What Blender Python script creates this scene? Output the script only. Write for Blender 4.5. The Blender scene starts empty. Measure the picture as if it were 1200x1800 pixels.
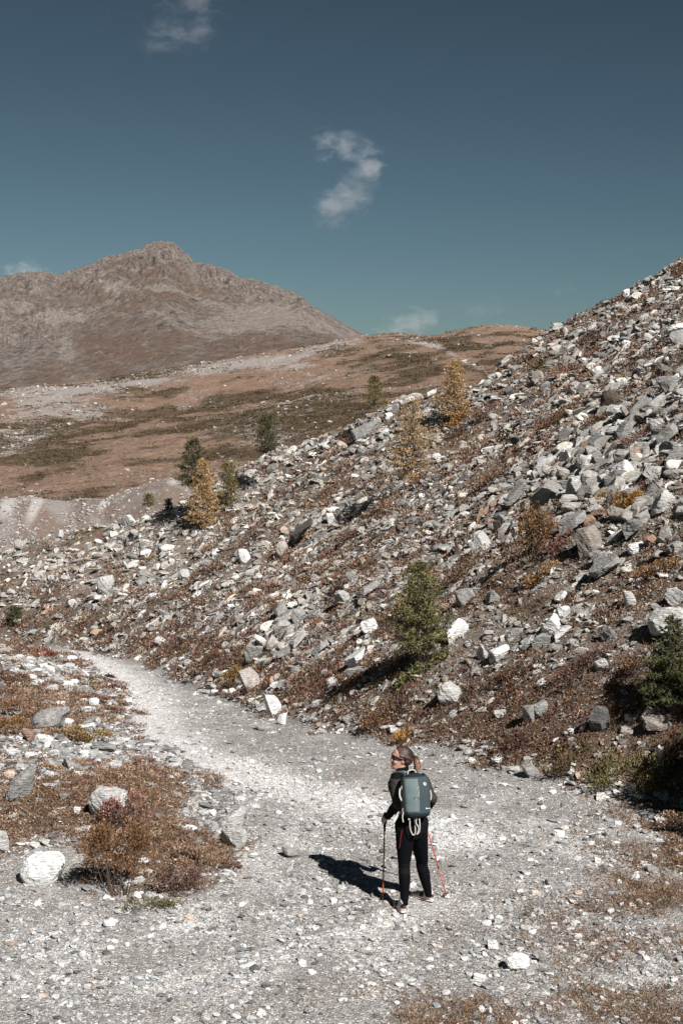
import bpy, bmesh, math, random
import numpy as np
from mathutils import Vector, Matrix

# ------------------------------------------------------------------ camera, sky, sun, exposure
scene = bpy.context.scene
C = scene.collection
R = math.radians
HC, PITCH, F = 5.2, R(5.0), 2500.0           # eye height (m), downward pitch, focal length in photo pixels

cam_data = bpy.data.cameras.new("camera")
cam = bpy.data.objects.new("camera", cam_data)
C.objects.link(cam)
cam.location = (0, 0, HC)
cam.rotation_euler = (R(90) - PITCH, 0, 0)
cam_data.sensor_fit = 'VERTICAL'
cam_data.sensor_height = 36.0
cam_data.sensor_width = 24.0
cam_data.lens = 50.0
cam_data.clip_start = 0.5
cam_data.clip_end = 12000
scene.camera = cam

SUN_EL, SUN_AZ = R(43.0), R(32.0)            # sun stands behind the camera, 32 degrees to the right
sun_vec = Vector((math.sin(SUN_AZ) * math.cos(SUN_EL), -math.cos(SUN_AZ) * math.cos(SUN_EL), math.sin(SUN_EL)))
SV = np.array(sun_vec)

world = bpy.data.worlds.new("World")
scene.world = world
world.use_nodes = True
wn, wl = world.node_tree.nodes, world.node_tree.links
wn.clear()
w_out = wn.new('ShaderNodeOutputWorld')
w_bg = wn.new('ShaderNodeBackground')
w_sky = wn.new('ShaderNodeTexSky')
w_sky.sky_type = 'NISHITA'
w_sky.sun_disc = False
w_sky.sun_elevation = SUN_EL
w_sky.sun_rotation = math.pi - SUN_AZ
w_sky.altitude = 2400
w_sky.air_density = 1.0
w_sky.dust_density = 0.3
w_sky.ozone_density = 1.6
w_hsv = wn.new('ShaderNodeHueSaturation')      # deep high-mountain sky
w_hsv.inputs['Hue'].default_value = 0.485
w_hsv.inputs['Saturation'].default_value = 0.60
w_hsv.inputs['Value'].default_value = 0.20
w_gam = wn.new('ShaderNodeGamma'); w_gam.inputs[1].default_value = 1.6
wl.new(w_sky.outputs[0], w_hsv.inputs['Color'])
wl.new(w_hsv.outputs[0], w_gam.inputs[0])
w_tint = wn.new('ShaderNodeMix'); w_tint.data_type = 'RGBA'; w_tint.blend_type = 'MULTIPLY'; w_tint.inputs[0].default_value = 1.0
w_tint.inputs[7].default_value = (1.13, 1.33, 1.33, 1)
wl.new(w_gam.outputs[0], w_tint.inputs[6])
wl.new(w_tint.outputs[2], w_bg.inputs['Color'])
w_bg.inputs['Strength'].default_value = 0.057
wl.new(w_bg.outputs[0], w_out.inputs['Surface'])

sun_data = bpy.data.lights.new("sun", 'SUN')
sun_data.energy = 5.0
sun_data.angle = R(0.5)
sun_data.color = (1.0, 0.972, 0.94)
sun = bpy.data.objects.new("sun", sun_data)
C.objects.link(sun)
sun.location = (20, -30, 40)
sun.rotation_euler = (-sun_vec).to_track_quat('-Z', 'Y').to_euler()

scene.view_settings.view_transform = 'Standard'
scene.view_settings.look = 'None'
scene.view_settings.exposure = 0.62
scene.view_settings.gamma = 1.0

# ------------------------------------------------------------------ helpers
rng = np.random.default_rng(11)

def _hash(ix, iy, seed):
    h = (ix.astype(np.int64) * 374761393 + iy.astype(np.int64) * 668265263 + seed * 974634777) & 0xFFFFFFFF
    h = ((h ^ (h >> 13)) * 1274126177) & 0xFFFFFFFF
    h = h ^ (h >> 16)
    return (h & 0xFFFFFF).astype(np.float64) / float(0xFFFFFF)

def vnoise(x, y, seed=0):                    # gradient noise, about -1..1
    x = np.asarray(x, float); y = np.asarray(y, float)
    xi, yi = np.floor(x), np.floor(y)
    fx, fy = x - xi, y - yi
    ux, uy = fx**3 * (fx * (fx * 6 - 15) + 10), fy**3 * (fy * (fy * 6 - 15) + 10)
    def g(dx, dy):
        a = _hash(xi + dx, yi + dy, seed) * 2 * math.pi
        return np.cos(a) * (fx - dx) + np.sin(a) * (fy - dy)
    n0 = g(0, 0) * (1 - ux) + g(1, 0) * ux
    n1 = g(0, 1) * (1 - ux) + g(1, 1) * ux
    return (n0 * (1 - uy) + n1 * uy) * 1.5

def fbm(x, y, octaves=4, seed=0, gain=0.5, lac=2.03):
    s, a = 0.0, 1.0
    for o in range(octaves):
        s = s + a * vnoise(x, y, seed + o * 17)
        x, y, a = x * lac + 3.1, y * lac - 1.7, a * gain
    return s

def ridged(x, y, octaves=4, seed=0, gain=0.5, lac=2.1):
    s, a = 0.0, 1.0
    for o in range(octaves):
        s = s + a * (1 - 2 * np.abs(vnoise(x, y, seed + o * 13)))
        x, y, a = x * lac + 5.3, y * lac + 2.9, a * gain
    return s

CP, SP = math.cos(PITCH), math.sin(PITCH)
def pix_dir(u, v):                           # photo pixel -> direction with y = 1
    xc = (np.asarray(u, float) - 600) / F; yc = (900 - np.asarray(v, float)) / F
    fy = CP + yc * SP
    return xc / fy, (-SP + yc * CP) / fy
def P(u, v, d):                              # point at forward distance d seen at pixel
    a, b = pix_dir(u, v)
    return np.stack([a * d, np.ones_like(a) * d, HC + b * d], -1)
def project(x, y, z):                        # world -> photo pixel + depth along the axis
    dep = y * CP - (z - HC) * SP
    up = y * SP + (z - HC) * CP
    return 600 + F * x / dep, 900 - F * up / dep, dep

def tag(o, label=None, cat=None, group=None, kind=None):
    if label: o['label'] = label
    if cat: o['category'] = cat
    if group: o['group'] = group
    if kind: o['kind'] = kind
    return o

def empty(name, loc, label, cat, group=None, rz=0.0):
    o = bpy.data.objects.new(name, None)
    o.empty_display_size = 0.2
    C.objects.link(o)
    o.location = loc
    o.rotation_euler = (0, 0, rz)
    return tag(o, label, cat, group)

def mesh_obj(name, verts, faces, mat, parent=None, tint=None, smooth=False, loc=None, mats=None, midx=None):
    """faces: int array (n,3) or (n,4), or a list of ragged faces. verts are local to loc / the parent."""
    me = bpy.data.meshes.new(name)
    verts = np.asarray(verts, np.float32)
    if isinstance(faces, np.ndarray):
        k = faces.shape[1]; n = len(faces)
        me.vertices.add(len(verts)); me.vertices.foreach_set('co', verts.ravel())
        me.loops.add(n * k); me.loops.foreach_set('vertex_index', faces.astype(np.int32).ravel())
        me.polygons.add(n); me.polygons.foreach_set('loop_start', np.arange(0, n * k, k, dtype=np.int32))
        me.update(calc_edges=True)
    else:
        me.from_pydata(verts.tolist(), [], [list(f) for f in faces]); me.update()
    me.polygons.foreach_set('use_smooth', np.full(len(me.polygons), bool(smooth)))
    if tint is not None:
        t = np.ones((len(verts), 4), np.float32); t[:, :tint.shape[1]] = tint
        at = me.color_attributes.new('tint', 'FLOAT_COLOR', 'POINT')
        at.data.foreach_set('color', t.ravel())
    for m in (mats or [mat]):
        me.materials.append(m)
    if midx is not None:
        me.polygons.foreach_set('material_index', np.asarray(midx, np.int32))
    o = bpy.data.objects.new(name, me)
    C.objects.link(o)
    if loc is not None: o.location = loc
    if parent is not None: o.parent = parent
    return o

# ------------------------------------------------------------------ materials
class NT:
    def __init__(self, name):
        self.m = bpy.data.materials.new(name); self.m.use_nodes = True
        self.t = self.m.node_tree; self.n = self.t.nodes; self.l = self.t.links
        self.b = self.n['Principled BSDF']; self.out = self.n['Material Output']
    def node(self, typ, **kw):
        nd = self.n.new(typ)
        for k, v in kw.items():
            if k in nd.inputs: nd.inputs[k].default_value = v
            else: setattr(nd, k, v)
        return nd
    def link(self, a, b): self.l.new(a, b)
    def set(self, **kw):
        for k, v in kw.items(): self.b.inputs[k.replace('_', ' ')].default_value = v
    def coord(self, scale=(1, 1, 1), which='Object', rot=(0, 0, 0)):
        tc = self.node('ShaderNodeTexCoord'); mp = self.node('ShaderNodeMapping')
        mp.inputs['Scale'].default_value = scale; mp.inputs['Rotation'].default_value = rot
        self.link(tc.outputs[which], mp.inputs[0]); return mp.outputs[0]
    def pos(self, scale=(1, 1, 1), rot=(0, 0, 0)):
        g = self.node('ShaderNodeNewGeometry'); mp = self.node('ShaderNodeMapping')
        mp.inputs['Scale'].default_value = scale; mp.inputs['Rotation'].default_value = rot
        self.link(g.outputs['Position'], mp.inputs[0]); return mp.outputs[0]
    def noise(self, vec, scale, detail=4, rough=0.55, dist=0.0):
        nd = self.node('ShaderNodeTexNoise'); nd.inputs['Scale'].default_value = scale
        nd.inputs['Detail'].default_value = detail; nd.inputs['Roughness'].default_value = rough
        nd.inputs['Distortion'].default_value = dist
        self.link(vec, nd.inputs['Vector']); return nd.outputs['Fac']
    def voronoi(self, vec, scale, out='Color', feature='F1'):
        nd = self.node('ShaderNodeTexVoronoi'); nd.feature = feature; nd.inputs['Scale'].default_value = scale
        self.link(vec, nd.inputs['Vector']); return nd.outputs[out]
    def ramp(self, fac, stops, interp='LINEAR'):
        nd = self.node('ShaderNodeValToRGB'); cr = nd.color_ramp; cr.interpolation = interp
        while len(cr.elements) < len(stops): cr.elements.new(0.5)
        for e, (p, c) in zip(cr.elements, stops):
            e.position = p; e.color = (c if len(c) == 4 else (*c, 1)) if not isinstance(c, float) else (c, c, c, 1)
        self.link(fac, nd.inputs[0]); return nd.outputs[0]
    def mix(self, fac, a, b, mode='MIX'):
        nd = self.node('ShaderNodeMix'); nd.data_type = 'RGBA'; nd.blend_type = mode
        for sock, v in ((nd.inputs[0], fac), (nd.inputs[6], a), (nd.inputs[7], b)):
            if hasattr(v, 'is_output'): self.link(v, sock)
            elif isinstance(v, (int, float)): sock.default_value = v if sock == nd.inputs[0] else (v, v, v, 1)
            else: sock.default_value = (*v, 1) if len(v) == 3 else v
        return nd.outputs[2]
    def math(self, op, a, b=0.0):
        nd = self.node('ShaderNodeMath'); nd.operation = op
        for s, v in ((nd.inputs[0], a), (nd.inputs[1], b)):
            if hasattr(v, 'is_output'): self.link(v, s)
            else: s.default_value = v
        return nd.outputs[0]
    def attr(self, name='tint'):
        nd = self.node('ShaderNodeAttribute'); nd.attribute_name = name; return nd
    def base(self, col): self.link(col, self.b.inputs['Base Color'])
    def bump(self, h, strength=0.3, dist=0.02):
        nd = self.node('ShaderNodeBump'); nd.inputs['Strength'].default_value = strength
        nd.inputs['Distance'].default_value = dist
        self.link(h, nd.inputs['Height']); self.link(nd.outputs[0], self.b.inputs['Normal'])

def simple(name, col, rough=0.8, var=0.12, scale=30, bump=0.0, spec=0.3, metal=0.0):
    t = NT(name); t.set(Roughness=rough, Metallic=metal)
    t.b.inputs['Specular IOR Level'].default_value = spec
    v = t.coord()
    n = t.noise(v, scale)
    t.base(t.mix(n, tuple(c * (1 - var) for c in col), tuple(min(1, c * (1 + var)) for c in col)))
    if bump: t.bump(n, bump, 0.01)
    return t.m

def rock_material():
    t = NT('scree_rock'); t.set(Roughness=0.88); t.b.inputs['Specular IOR Level'].default_value = 0.25
    a = t.attr()
    v = t.pos()
    n1 = t.noise(v, 9, 5, 0.6)
    n2 = t.noise(t.pos((6, 6, 40), (0.5, 0.3, 0.2)), 1.6, 4, 0.6)       # foliation streaks
    k = t.ramp(n1, [(0.3, 0.72), (0.7, 1.18)])
    s = t.ramp(n2, [(0.35, 0.66), (0.62, 1.12)])
    col = t.mix(1.0, t.mix(1.0, a.outputs['Color'], k, 'MULTIPLY'), s, 'MULTIPLY')
    li = t.ramp(t.noise(v, 5, 6, 0.7), [(0.60, 0.0), (0.68, 0.35)])
    col = t.mix(li, col, (0.16, 0.13, 0.10))
    t.base(col)
    t.bump(t.math('ADD', t.noise(v, 30, 5, 0.7), t.math('MULTIPLY', n2, 1.5)), 0.8, 0.035)
    return t.m

def leaf_material(name, rough=0.7, trans=0.0):
    t = NT(name); t.set(Roughness=rough); t.b.inputs['Specular IOR Level'].default_value = 0.2
    a = t.attr(); t.base(a.outputs['Color'])
    return t.m

M_ROCK = rock_material()
M_LEAF = leaf_material('shrub_leaf')
M_NEEDLE = leaf_material('conifer_needle')
M_TWIG = simple('woody_twig', (0.10, 0.065, 0.045), 0.9)
M_BARK = simple('pale_bark', (0.20, 0.16, 0.13), 0.9, 0.35, 25, 0.5)

# ------------------------------------------------------------------ near terrain: track, bank and scree slope
def polyline_dist(x, y, pts):
    """distance, signed side (right of travel = +), arc parameter and index-interpolated z for a polyline of (x,y,z)"""
    best = np.full(np.shape(x), 1e18); sg = np.zeros(np.shape(x)); zz = np.zeros(np.shape(x))
    for i in range(len(pts) - 1):
        ax, ay, az = pts[i]; bx, by, bz = pts[i + 1]
        dx, dy = bx - ax, by - ay; L2 = dx * dx + dy * dy
        t = np.clip(((x - ax) * dx + (y - ay) * dy) / L2, 0, 1)
        d2 = (x - ax - t * dx) ** 2 + (y - ay - t * dy) ** 2
        side = (x - ax) * dy - (y - ay) * dx
        m = d2 < best - 1e-12
        best = np.where(m, d2, best); sg = np.where(m, np.sign(side), sg); zz = np.where(m, az + t * (bz - az), zz)
    return np.sqrt(best), sg, zz

def flat_d(v, z):                            # forward distance where pixel row v meets height z
    _, b = pix_dir(600, v); return (z - HC) / b
TOE_PIX = [(1200, 1430, 0.0), (1000, 1382, -0.02), (850, 1345, -0.12), (700, 1306, -0.35), (560, 1288, -0.65), (450, 1252, -1.6),
           (380, 1225, -2.8), (250, 1168, -4.3), (130, 1136, -4.9), (0, 1126, -5.3)]
TOE = [(22.0, 2.0, 0.6), (9.5, 11.5, 0.2)]
for (u, v, z) in TOE_PIX:
    p = P(u, v, flat_d(v, z)); TOE.append((float(p[0]), float(p[1]), z))
TOE += [(-34.0, 74.0, -6.5), (-80.0, 92.0, -8.0)]

class TPS:
    def __init__(self, pts, smooth=1e-3, scale=1.0):
        p = np.asarray(pts, float); self.s = scale; self.x = p[:, 0] / scale; self.y = p[:, 1] / scale
        n = len(p); K = self._k(self.x[:, None] - self.x, self.y[:, None] - self.y) + np.eye(n) * smooth
        Q = np.c_[np.ones(n), self.x, self.y]
        A = np.block([[K, Q], [Q.T, np.zeros((3, 3))]])
        w = np.linalg.solve(A, np.r_[p[:, 2], 0, 0, 0]); self.w, self.a = w[:n], w[n:]
    @staticmethod
    def _k(dx, dy):
        r2 = dx * dx + dy * dy
        return 0.5 * r2 * np.log(r2 + 1e-12)
    def __call__(self, x, y):
        shp = np.shape(x); X = np.ravel(x) / self.s; Y = np.ravel(y) / self.s
        out = np.empty(len(X))
        for i in range(0, len(X), 20000):
            xs, ys = X[i:i + 20000, None], Y[i:i + 20000, None]
            out[i:i + 20000] = self._k(xs - self.x, ys - self.y) @ self.w + self.a[0] + self.a[1] * xs[:, 0] + self.a[2] * ys[:, 0]
        return out.reshape(shp)

def by_z(u, v, z):
    p = P(u, v, flat_d(v, z)); return (float(p[0]), float(p[1]), z)
GROUND_PTS = [(-6, 6, 0), (0, 6, 0), (6, 6, 0), (-4, 11, 0), (0, 11, 0), (4, 11, 0)]
GROUND_PTS += [by_z(*q) for q in [
    (-150, 1500, 0.02), (70, 1545, 0.02), (300, 1620, 0), (640, 1500, 0.0), (725, 1600, 0), (900, 1500, 0), (1100, 1480, 0),
    (500, 1380, -0.25), (620, 1340, -0.2), (440, 1330, -0.45), (400, 1290, -0.75), (300, 1255, -1.6), (310, 1215, -2.9), (240, 1180, -3.9),
    (150, 1148, -4.7), (60, 1139, -5.2),
    # the mound left of the track
    (210, 1480, 0.18), (60, 1440, 0.28), (215, 1425, 0.38), (110, 1345, 0.34), (200, 1385, 0.36), (-150, 1400, 0.3), (130, 1385, 0.36), (300, 1400, 0.10), (380, 1450, 0.05), (30, 1330, 0.05), (160, 1290, -0.15),
    (230, 1310, -0.50), (60, 1250, -0.7), (150, 1225, -1.5), (-100, 1250, -0.6), (190, 1195, -3.2), (100, 1172, -3.2), (30, 1165, -2.8), (-80, 1165, -2.4), (110, 1152, -4.3), (50, 1150, -3.9),
]]
GROUND_PTS += list(TOE[1:])
GROUND_PTS += [(-30, 58, -5.6), (-40, 40, -4.5), (-20, 20, -0.8), (-60, 80, -8)]
G_TPS = TPS(GROUND_PTS, 2e-3, 10.0)

def soft_toe(x, y):
    """signed distance up the slope from its foot and the foot's height, blended so that the bends of the foot leave no creases"""
    ds, ts, zs = [], [], []
    for i in range(len(TOE) - 1):
        ax, ay, az = TOE[i]; bx, by, bz = TOE[i + 1]
        dx, dy = bx - ax, by - ay; L2 = dx * dx + dy * dy
        q = np.clip(((x - ax) * dx + (y - ay) * dy) / L2, 0, 1)
        d = np.sqrt((x - ax - q * dx) ** 2 + (y - ay - q * dy) ** 2)
        ds.append(d); ts.append(d * np.sign((x - ax) * dy - (y - ay) * dx)); zs.append(az + q * (bz - az))
    ds, ts, zs = np.array(ds), np.array(ts), np.array(zs)
    dm = ds.min(0); w = np.exp(-(ds - dm) / (0.10 * dm + 0.05)); w = w / w.sum(0)
    sgn = np.sign(np.take_along_axis(ts, ds.argmin(0)[None], 0)[0])
    return sgn * (w * ds).sum(0), (w * zs).sum(0)

def slope_surface(x, y):
    t, zb = soft_toe(x, y)
    rise = 0.60 * t + 0.35 * (1 - np.exp(-np.maximum(t, 0) / 1.2))
    return np.where(t > 0, zb + rise, zb + 0.9 * t), t

# skyline of the slope as seen in the photo: (pixel u, v)
CREST_PIX = [(-400, 1080), (-150, 1010), (0, 968), (100, 938), (200, 912), (270, 892), (330, 876), (400, 838), (440, 800), (500, 772), (550, 764), (600, 746), (655, 718),
             (689, 696), (726, 690), (780, 682), (827, 662), (872, 636), (906, 612), (962, 578), (1000, 563), (1100, 508), (1200, 450), (1300, 392), (1450, 300), (1700, 140)]
def _first_cross(u, v):
    a, b = pix_dir(u, v)
    d = np.geomspace(9, 160, 3000)
    z, t = slope_surface(a * d, d)
    hit = np.nonzero((z > HC + b * d) & (t > 0))[0]
    return d[hit[0]] if len(hit) else np.nan
_ca, _cd = [], []
for (u, v) in CREST_PIX:
    d = _first_cross(u, v)
    _ca.append(float(pix_dir(u, v)[0])); _cd.append(d)
_cd = np.array(_cd); _ca = np.array(_ca)
print('crest distances', [round(float(q), 1) for q in _cd])
_ok = ~np.isnan(_cd)
def crest_dist(x, y):
    return np.interp(x / np.maximum(y, 1), _ca[_ok], _cd[_ok])

def near_height(x, y, detail=True):
    g = G_TPS(x, y)
    s, t = slope_surface(x, y)
    k = 0.25
    h = np.clip(0.5 + 0.5 * (s - g) / k, 0, 1)
    z = g * (1 - h) + s * h + k * h * (1 - h)
    w = np.clip(t / 3.0, 0, 1)                               # how far up the slope
    far = np.clip(y / 40.0, 0.25, 2.0)
    z = z + w * (0.28 * fbm(x / 4.0, y / 4.0, 3, 3) * np.minimum(far, 1.2))
    z = z + (1 - w) * 0.035 * fbm(x / 1.3, y / 1.3, 3, 5)
    dc = crest_dist(x, y)
    e = (y - dc)
    z = z - np.where(y > 20, 0.95 * np.logaddexp(0, (e - 0.4) / 0.8) * 0.8, 0) * (t > -5)
    if detail:
        z = z + w * 0.06 * fbm(x * 1.1, y * 1.1, 3, 9) + 0.008 * fbm(x * 4, y * 4, 2, 21)
    return z

def normals(x, y, f=near_height, e=0.15):
    zx = (f(x + e, y, False) - f(x - e, y, False)) / (2 * e); zy = (f(x, y + e, False) - f(x, y - e, False)) / (2 * e)
    n = np.stack([-zx, -zy, np.ones_like(zx)], -1)
    return n / np.linalg.norm(n, axis=-1, keepdims=True)

_RD = np.geomspace(8.5, 130, 2600)
def hit(u, v, f=near_height):                # where a photo pixel meets the near terrain
    a, b = pix_dir(u, v)
    z = f(a * _RD, _RD)
    w = np.nonzero(z > HC + b * _RD)[0]
    if len(w) == 0: d = 60.0
    else:
        i = max(w[0], 1); d0, d1 = _RD[i - 1], _RD[i]
        e0 = z[i - 1] - (HC + b * d0); e1 = z[i] - (HC + b * d1)
        d = d0 + (d1 - d0) * (-e0) / (e1 - e0 + 1e-12)
    return np.array([a * d, d, HC + b * d])

def in_poly(u, v, poly):
    u = np.asarray(u); c = np.zeros(u.shape, bool); n = len(poly)
    for i in range(n):
        x0, y0 = poly[i]; x1, y1 = poly[(i + 1) % n]
        m = ((y0 > v) != (y1 > v)) & (u < (x1 - x0) * (v - y0) / ((y1 - y0) + 1e-9) + x0)
        c ^= m
    return c

# the track outline on the ground (turned into world points once)
TRACK_PIX = [(-500, 1505), (0, 1503), (120, 1500), (155, 1560), (170, 1590), (230, 1605), (320, 1580), (420, 1530), (445, 1470), (430, 1400), (350, 1350), (285, 1315), (250, 1290), (222, 1240),
             (208, 1200), (150, 1165), (95, 1146), (40, 1138), (130, 1138), (250, 1169), (330, 1200), (385, 1228), (450, 1255), (560, 1290), (700, 1308), (850, 1347), (1000, 1384), (1110, 1420), (1160, 1500),
             (1260, 1600), (1400, 1760), (1500, 2050), (-700, 2050)]
TRACK_W = [by_z(u, v, float(G_TPS(np.array([hit(u, v)[0]]), np.array([hit(u, v)[1]]))[0]))[:2] if v < 1900 else tuple(P(u, v, flat_d(v, 0.0))[:2]) for (u, v) in TRACK_PIX]
def on_track(x, y, wob=0.25):
    xx = x + wob * fbm(x * 0.9, y * 0.9, 3, 41) * np.clip(y / 20, .5, 2); yy = y + wob * 1.5 * fbm(x * 0.9 + 9, y * 0.9, 3, 43)
    return in_poly(xx, yy, TRACK_W)

# paler bands of clean quartz gravel along the wheel lines: world polylines with widths
PALE_PIX = [([(110, 1147), (190, 1178), (235, 1220), (255, 1275), (320, 1322), (430, 1362), (560, 1398), (700, 1440), (800, 1466)], 0.54),
            ([(0, 1720), (250, 1730), (450, 1690), (650, 1640), (800, 1570)], 0.30), ([(560, 1420), (420, 1560), (300, 1650), (100, 1680)], 0.28), ([(820, 1430), (980, 1470), (1120, 1530)], 0.40)]
PALE_W = [([(float(h[0]), float(h[1]), w) for h in (hit(u, v) for (u, v) in pl)]) for pl, w in PALE_PIX]
def pale_mask(x, y):
    m = np.zeros(np.shape(x))
    for i, pl in enumerate(PALE_W):
        d, _, _ = polyline_dist(x, y, pl)
        m = np.maximum(m, np.exp(-(d / (pl[0][2] * (1.0 if i else np.clip(y / 17, .8, 2)))) ** 2) * (1.3 if i == 0 else 0.42))
    return np.clip(m + 0.35 * fbm(x * 1.3, y * 1.3, 3, 77), 0, 1)

def slope_t(x, y):
    return soft_toe(x, y)[0]

def heath_mask(x, y, z=None):
    """0..1 share of heath and dwarf shrubs on the ground"""
    if z is None: z = near_height(x, y, False)
    u, v, _ = project(x, y, z); t = slope_t(x, y)
    n = fbm(x * 0.55, y * 0.55, 4, 61); n2 = fbm(x * 0.22 + y * 0.1, y * 0.16, 3, 67)
    # streaks that run along the slope contour
    st = fbm((x * 0.9 + y * 0.42) * 0.9, (y * 0.9 - x * 0.42) * 0.25, 3, 71)
    s = 0.36 + 0.90 * np.maximum(st, 0) + 0.48 * n
    low = np.clip((v - (1105 - 0.02 * (u - 600))) / 110, 0, 1) * np.clip((u - 470) / 180, 0, 1)     # bank above the track
    s = np.maximum(s, low * (0.82 + 0.35 * n))
    s = np.maximum(s, np.clip(1.0 - np.abs(t - 0.9) / 1.6, 0, 1) * (t > 0) * (0.85 + 0.4 * n))         # strip at the foot of the slope
    s = np.maximum(s, np.exp(-(((u - 930) / 95) ** 2 + ((v - 950) / 90) ** 2)) * 0.9)
    s = np.maximum(s, np.exp(-(((u - 1120) / 110) ** 2 + ((v - 1040) / 50) ** 2)) * 0.85)
    s = np.maximum(s, np.exp(-(((u - 110) / 150) ** 2 + ((v - 955 + (u - 110) * 0.32) / 30) ** 2)) * 0.7)
    s = np.maximum(s, np.exp(-(((u - 1000) / 170) ** 2 + ((v - 560 + (u - 1000) * 0.55) / 22) ** 2)) * 0.7)
    s = s - 0.30 * np.clip((560 - u) / 250, 0, 1) * np.clip((t - 2.6) / 1.5, 0, 1)                    # the left scree is barer
    def bl(cu, cv, ru, rv, k): return k * np.exp(-(((u - cu) / ru) ** 2 + ((v - cv) / rv) ** 2))
    mound = 0.26 + 0.70 * n + 0.25 * n2 + bl(120, 1420, 170, 62, .75) + bl(40, 1262, 100, 45, .65) + bl(250, 1385, 80, 40, .45) + bl(330, 1510, 100, 45, .5) - bl(140, 1325, 130, 28, .45) - bl(350, 1420, 60, 45, .3) - bl(60, 1180, 130, 18, .25)
    mound = (t < 0.2) * mound
    s = np.where(t < 0.2, mound, s)
    return np.clip(s, 0, 1)

def fringe(x, y, z):
    """share of dry grass creeping into the gravel at the right and front"""
    u, v, _ = project(x, y, z)
    fr = np.exp(-(((u - 1190) / 120) ** 2 + ((v - 1490) / 110) ** 2)) + np.exp(-(((u - 1180) / 210) ** 2 + ((v - 1650) / 110) ** 2)) * .85 + np.exp(-(((u - 900) / 300) ** 2 + ((v - 1800) / 50) ** 2)) * 1.2 + np.exp(-(((u - 1150) / 170) ** 2 + ((v - 1780) / 60) ** 2))
    return np.clip(fr * np.clip(0.50 + 1.0 * fbm(x * 1.1, y * 1.1, 4, 301), 0, 1.4), 0, 1)

def polar_grid(a0, a1, na, d0, d1, nd, geom=True):
    a = np.linspace(a0, a1, na); d = np.geomspace(d0, d1, nd) if geom else np.linspace(d0, d1, nd)
    A, D = np.meshgrid(a, d)
    i = np.arange((nd - 1) * (na)).reshape(nd - 1, na)[:, :-1].ravel()
    f = np.stack([i, i + 1, i + na + 1, i + na], -1)
    return A * D, D, f

def ground_material(name, soil, path=False):
    t = NT(name); t.set(Roughness=0.95); t.b.inputs['Specular IOR Level'].default_value = 0.15
    a = t.attr('tint'); sep = t.node('ShaderNodeSeparateColor'); t.link(a.outputs['Color'], sep.inputs[0])
    v = t.pos()
    n = t.noise(v, 2.2, 6, 0.6)
    fine = t.noise(v, 70, 3, 0.7)
    col = t.mix(n, tuple(c * 0.80 for c in soil), tuple(c * 1.15 for c in soil))
    col = t.mix(sep.outputs[0], col, t.mix(fine, (0.080, 0.053, 0.038), (0.180, 0.122, 0.086)))        # heath litter
    col = t.mix(t.math('MULTIPLY', sep.outputs[1], 0.9), col, (0.62, 0.60, 0.58))                    # clean pale gravel
    vc = t.node('ShaderNodeTexVoronoi'); vc.inputs['Scale'].default_value = 42; t.link(v, vc.inputs['Vector'])
    hsv = t.node('ShaderNodeSeparateColor'); t.link(vc.outputs['Color'], hsv.inputs[0])
    peb = t.ramp(hsv.outputs[0], [(0.0, 0.62), (0.55, 0.95), (0.8, 1.25), (1.0, 1.75)])
    k = t.math('SUBTRACT', 1.0, t.math('MULTIPLY', sep.outputs[0], 0.8))
    col = t.mix(k, col, t.mix(1.0, col, peb, 'MULTIPLY'))
    t.base(col)
    bh = t.math('ADD', t.math('MULTIPLY', vc.outputs['Distance'], -1.0), t.math('MULTIPLY', fine, 0.6))
    t.bump(bh, 0.9, 0.02)
    return t.m
M_TRACK = ground_material('track_gravel', (0.30, 0.282, 0.264))
M_GROUND = ground_material('stony_soil', (0.205, 0.170, 0.142))

X, Y, FACES = polar_grid(-0.62, 0.62, 860, 3.0, 125, 760)
Z = near_height(X, Y)
_t = slope_t(X, Y)
_h = heath_mask(X, Y, Z); _tr = on_track(X, Y) & (_t < 0.35)
_pl = pale_mask(X, Y) * _tr
_tint = np.stack([np.where(_tr, np.clip(np.maximum(0.25 * fbm(X * .7, Y * .7, 3, 91) - 0.05, 0.75 * fringe(X, Y, Z)), 0, .7), _h), _pl, np.zeros_like(_h)], -1).reshape(-1, 3)
V = np.stack([X, Y, Z], -1).reshape(-1, 3)
fm = _tr.ravel()[FACES].sum(1) >= 2
for nm, msk, mt in (('gravel_track', fm, M_TRACK), ('ground', ~fm, M_GROUND)):
    ff = FACES[msk]; used = np.unique(ff); remap = np.full(len(V), -1); remap[used] = np.arange(len(used))
    o = mesh_obj(nm, V[used], remap[ff], mt, tint=_tint[used], smooth=True)
    tag(o, {'gravel_track': 'pale stony gravel track curving away to the left', 'ground': 'stony heath ground and scree slope beside the track'}[nm], 'track' if nm[0:3] == 'gra' else 'ground', kind='structure')
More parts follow.
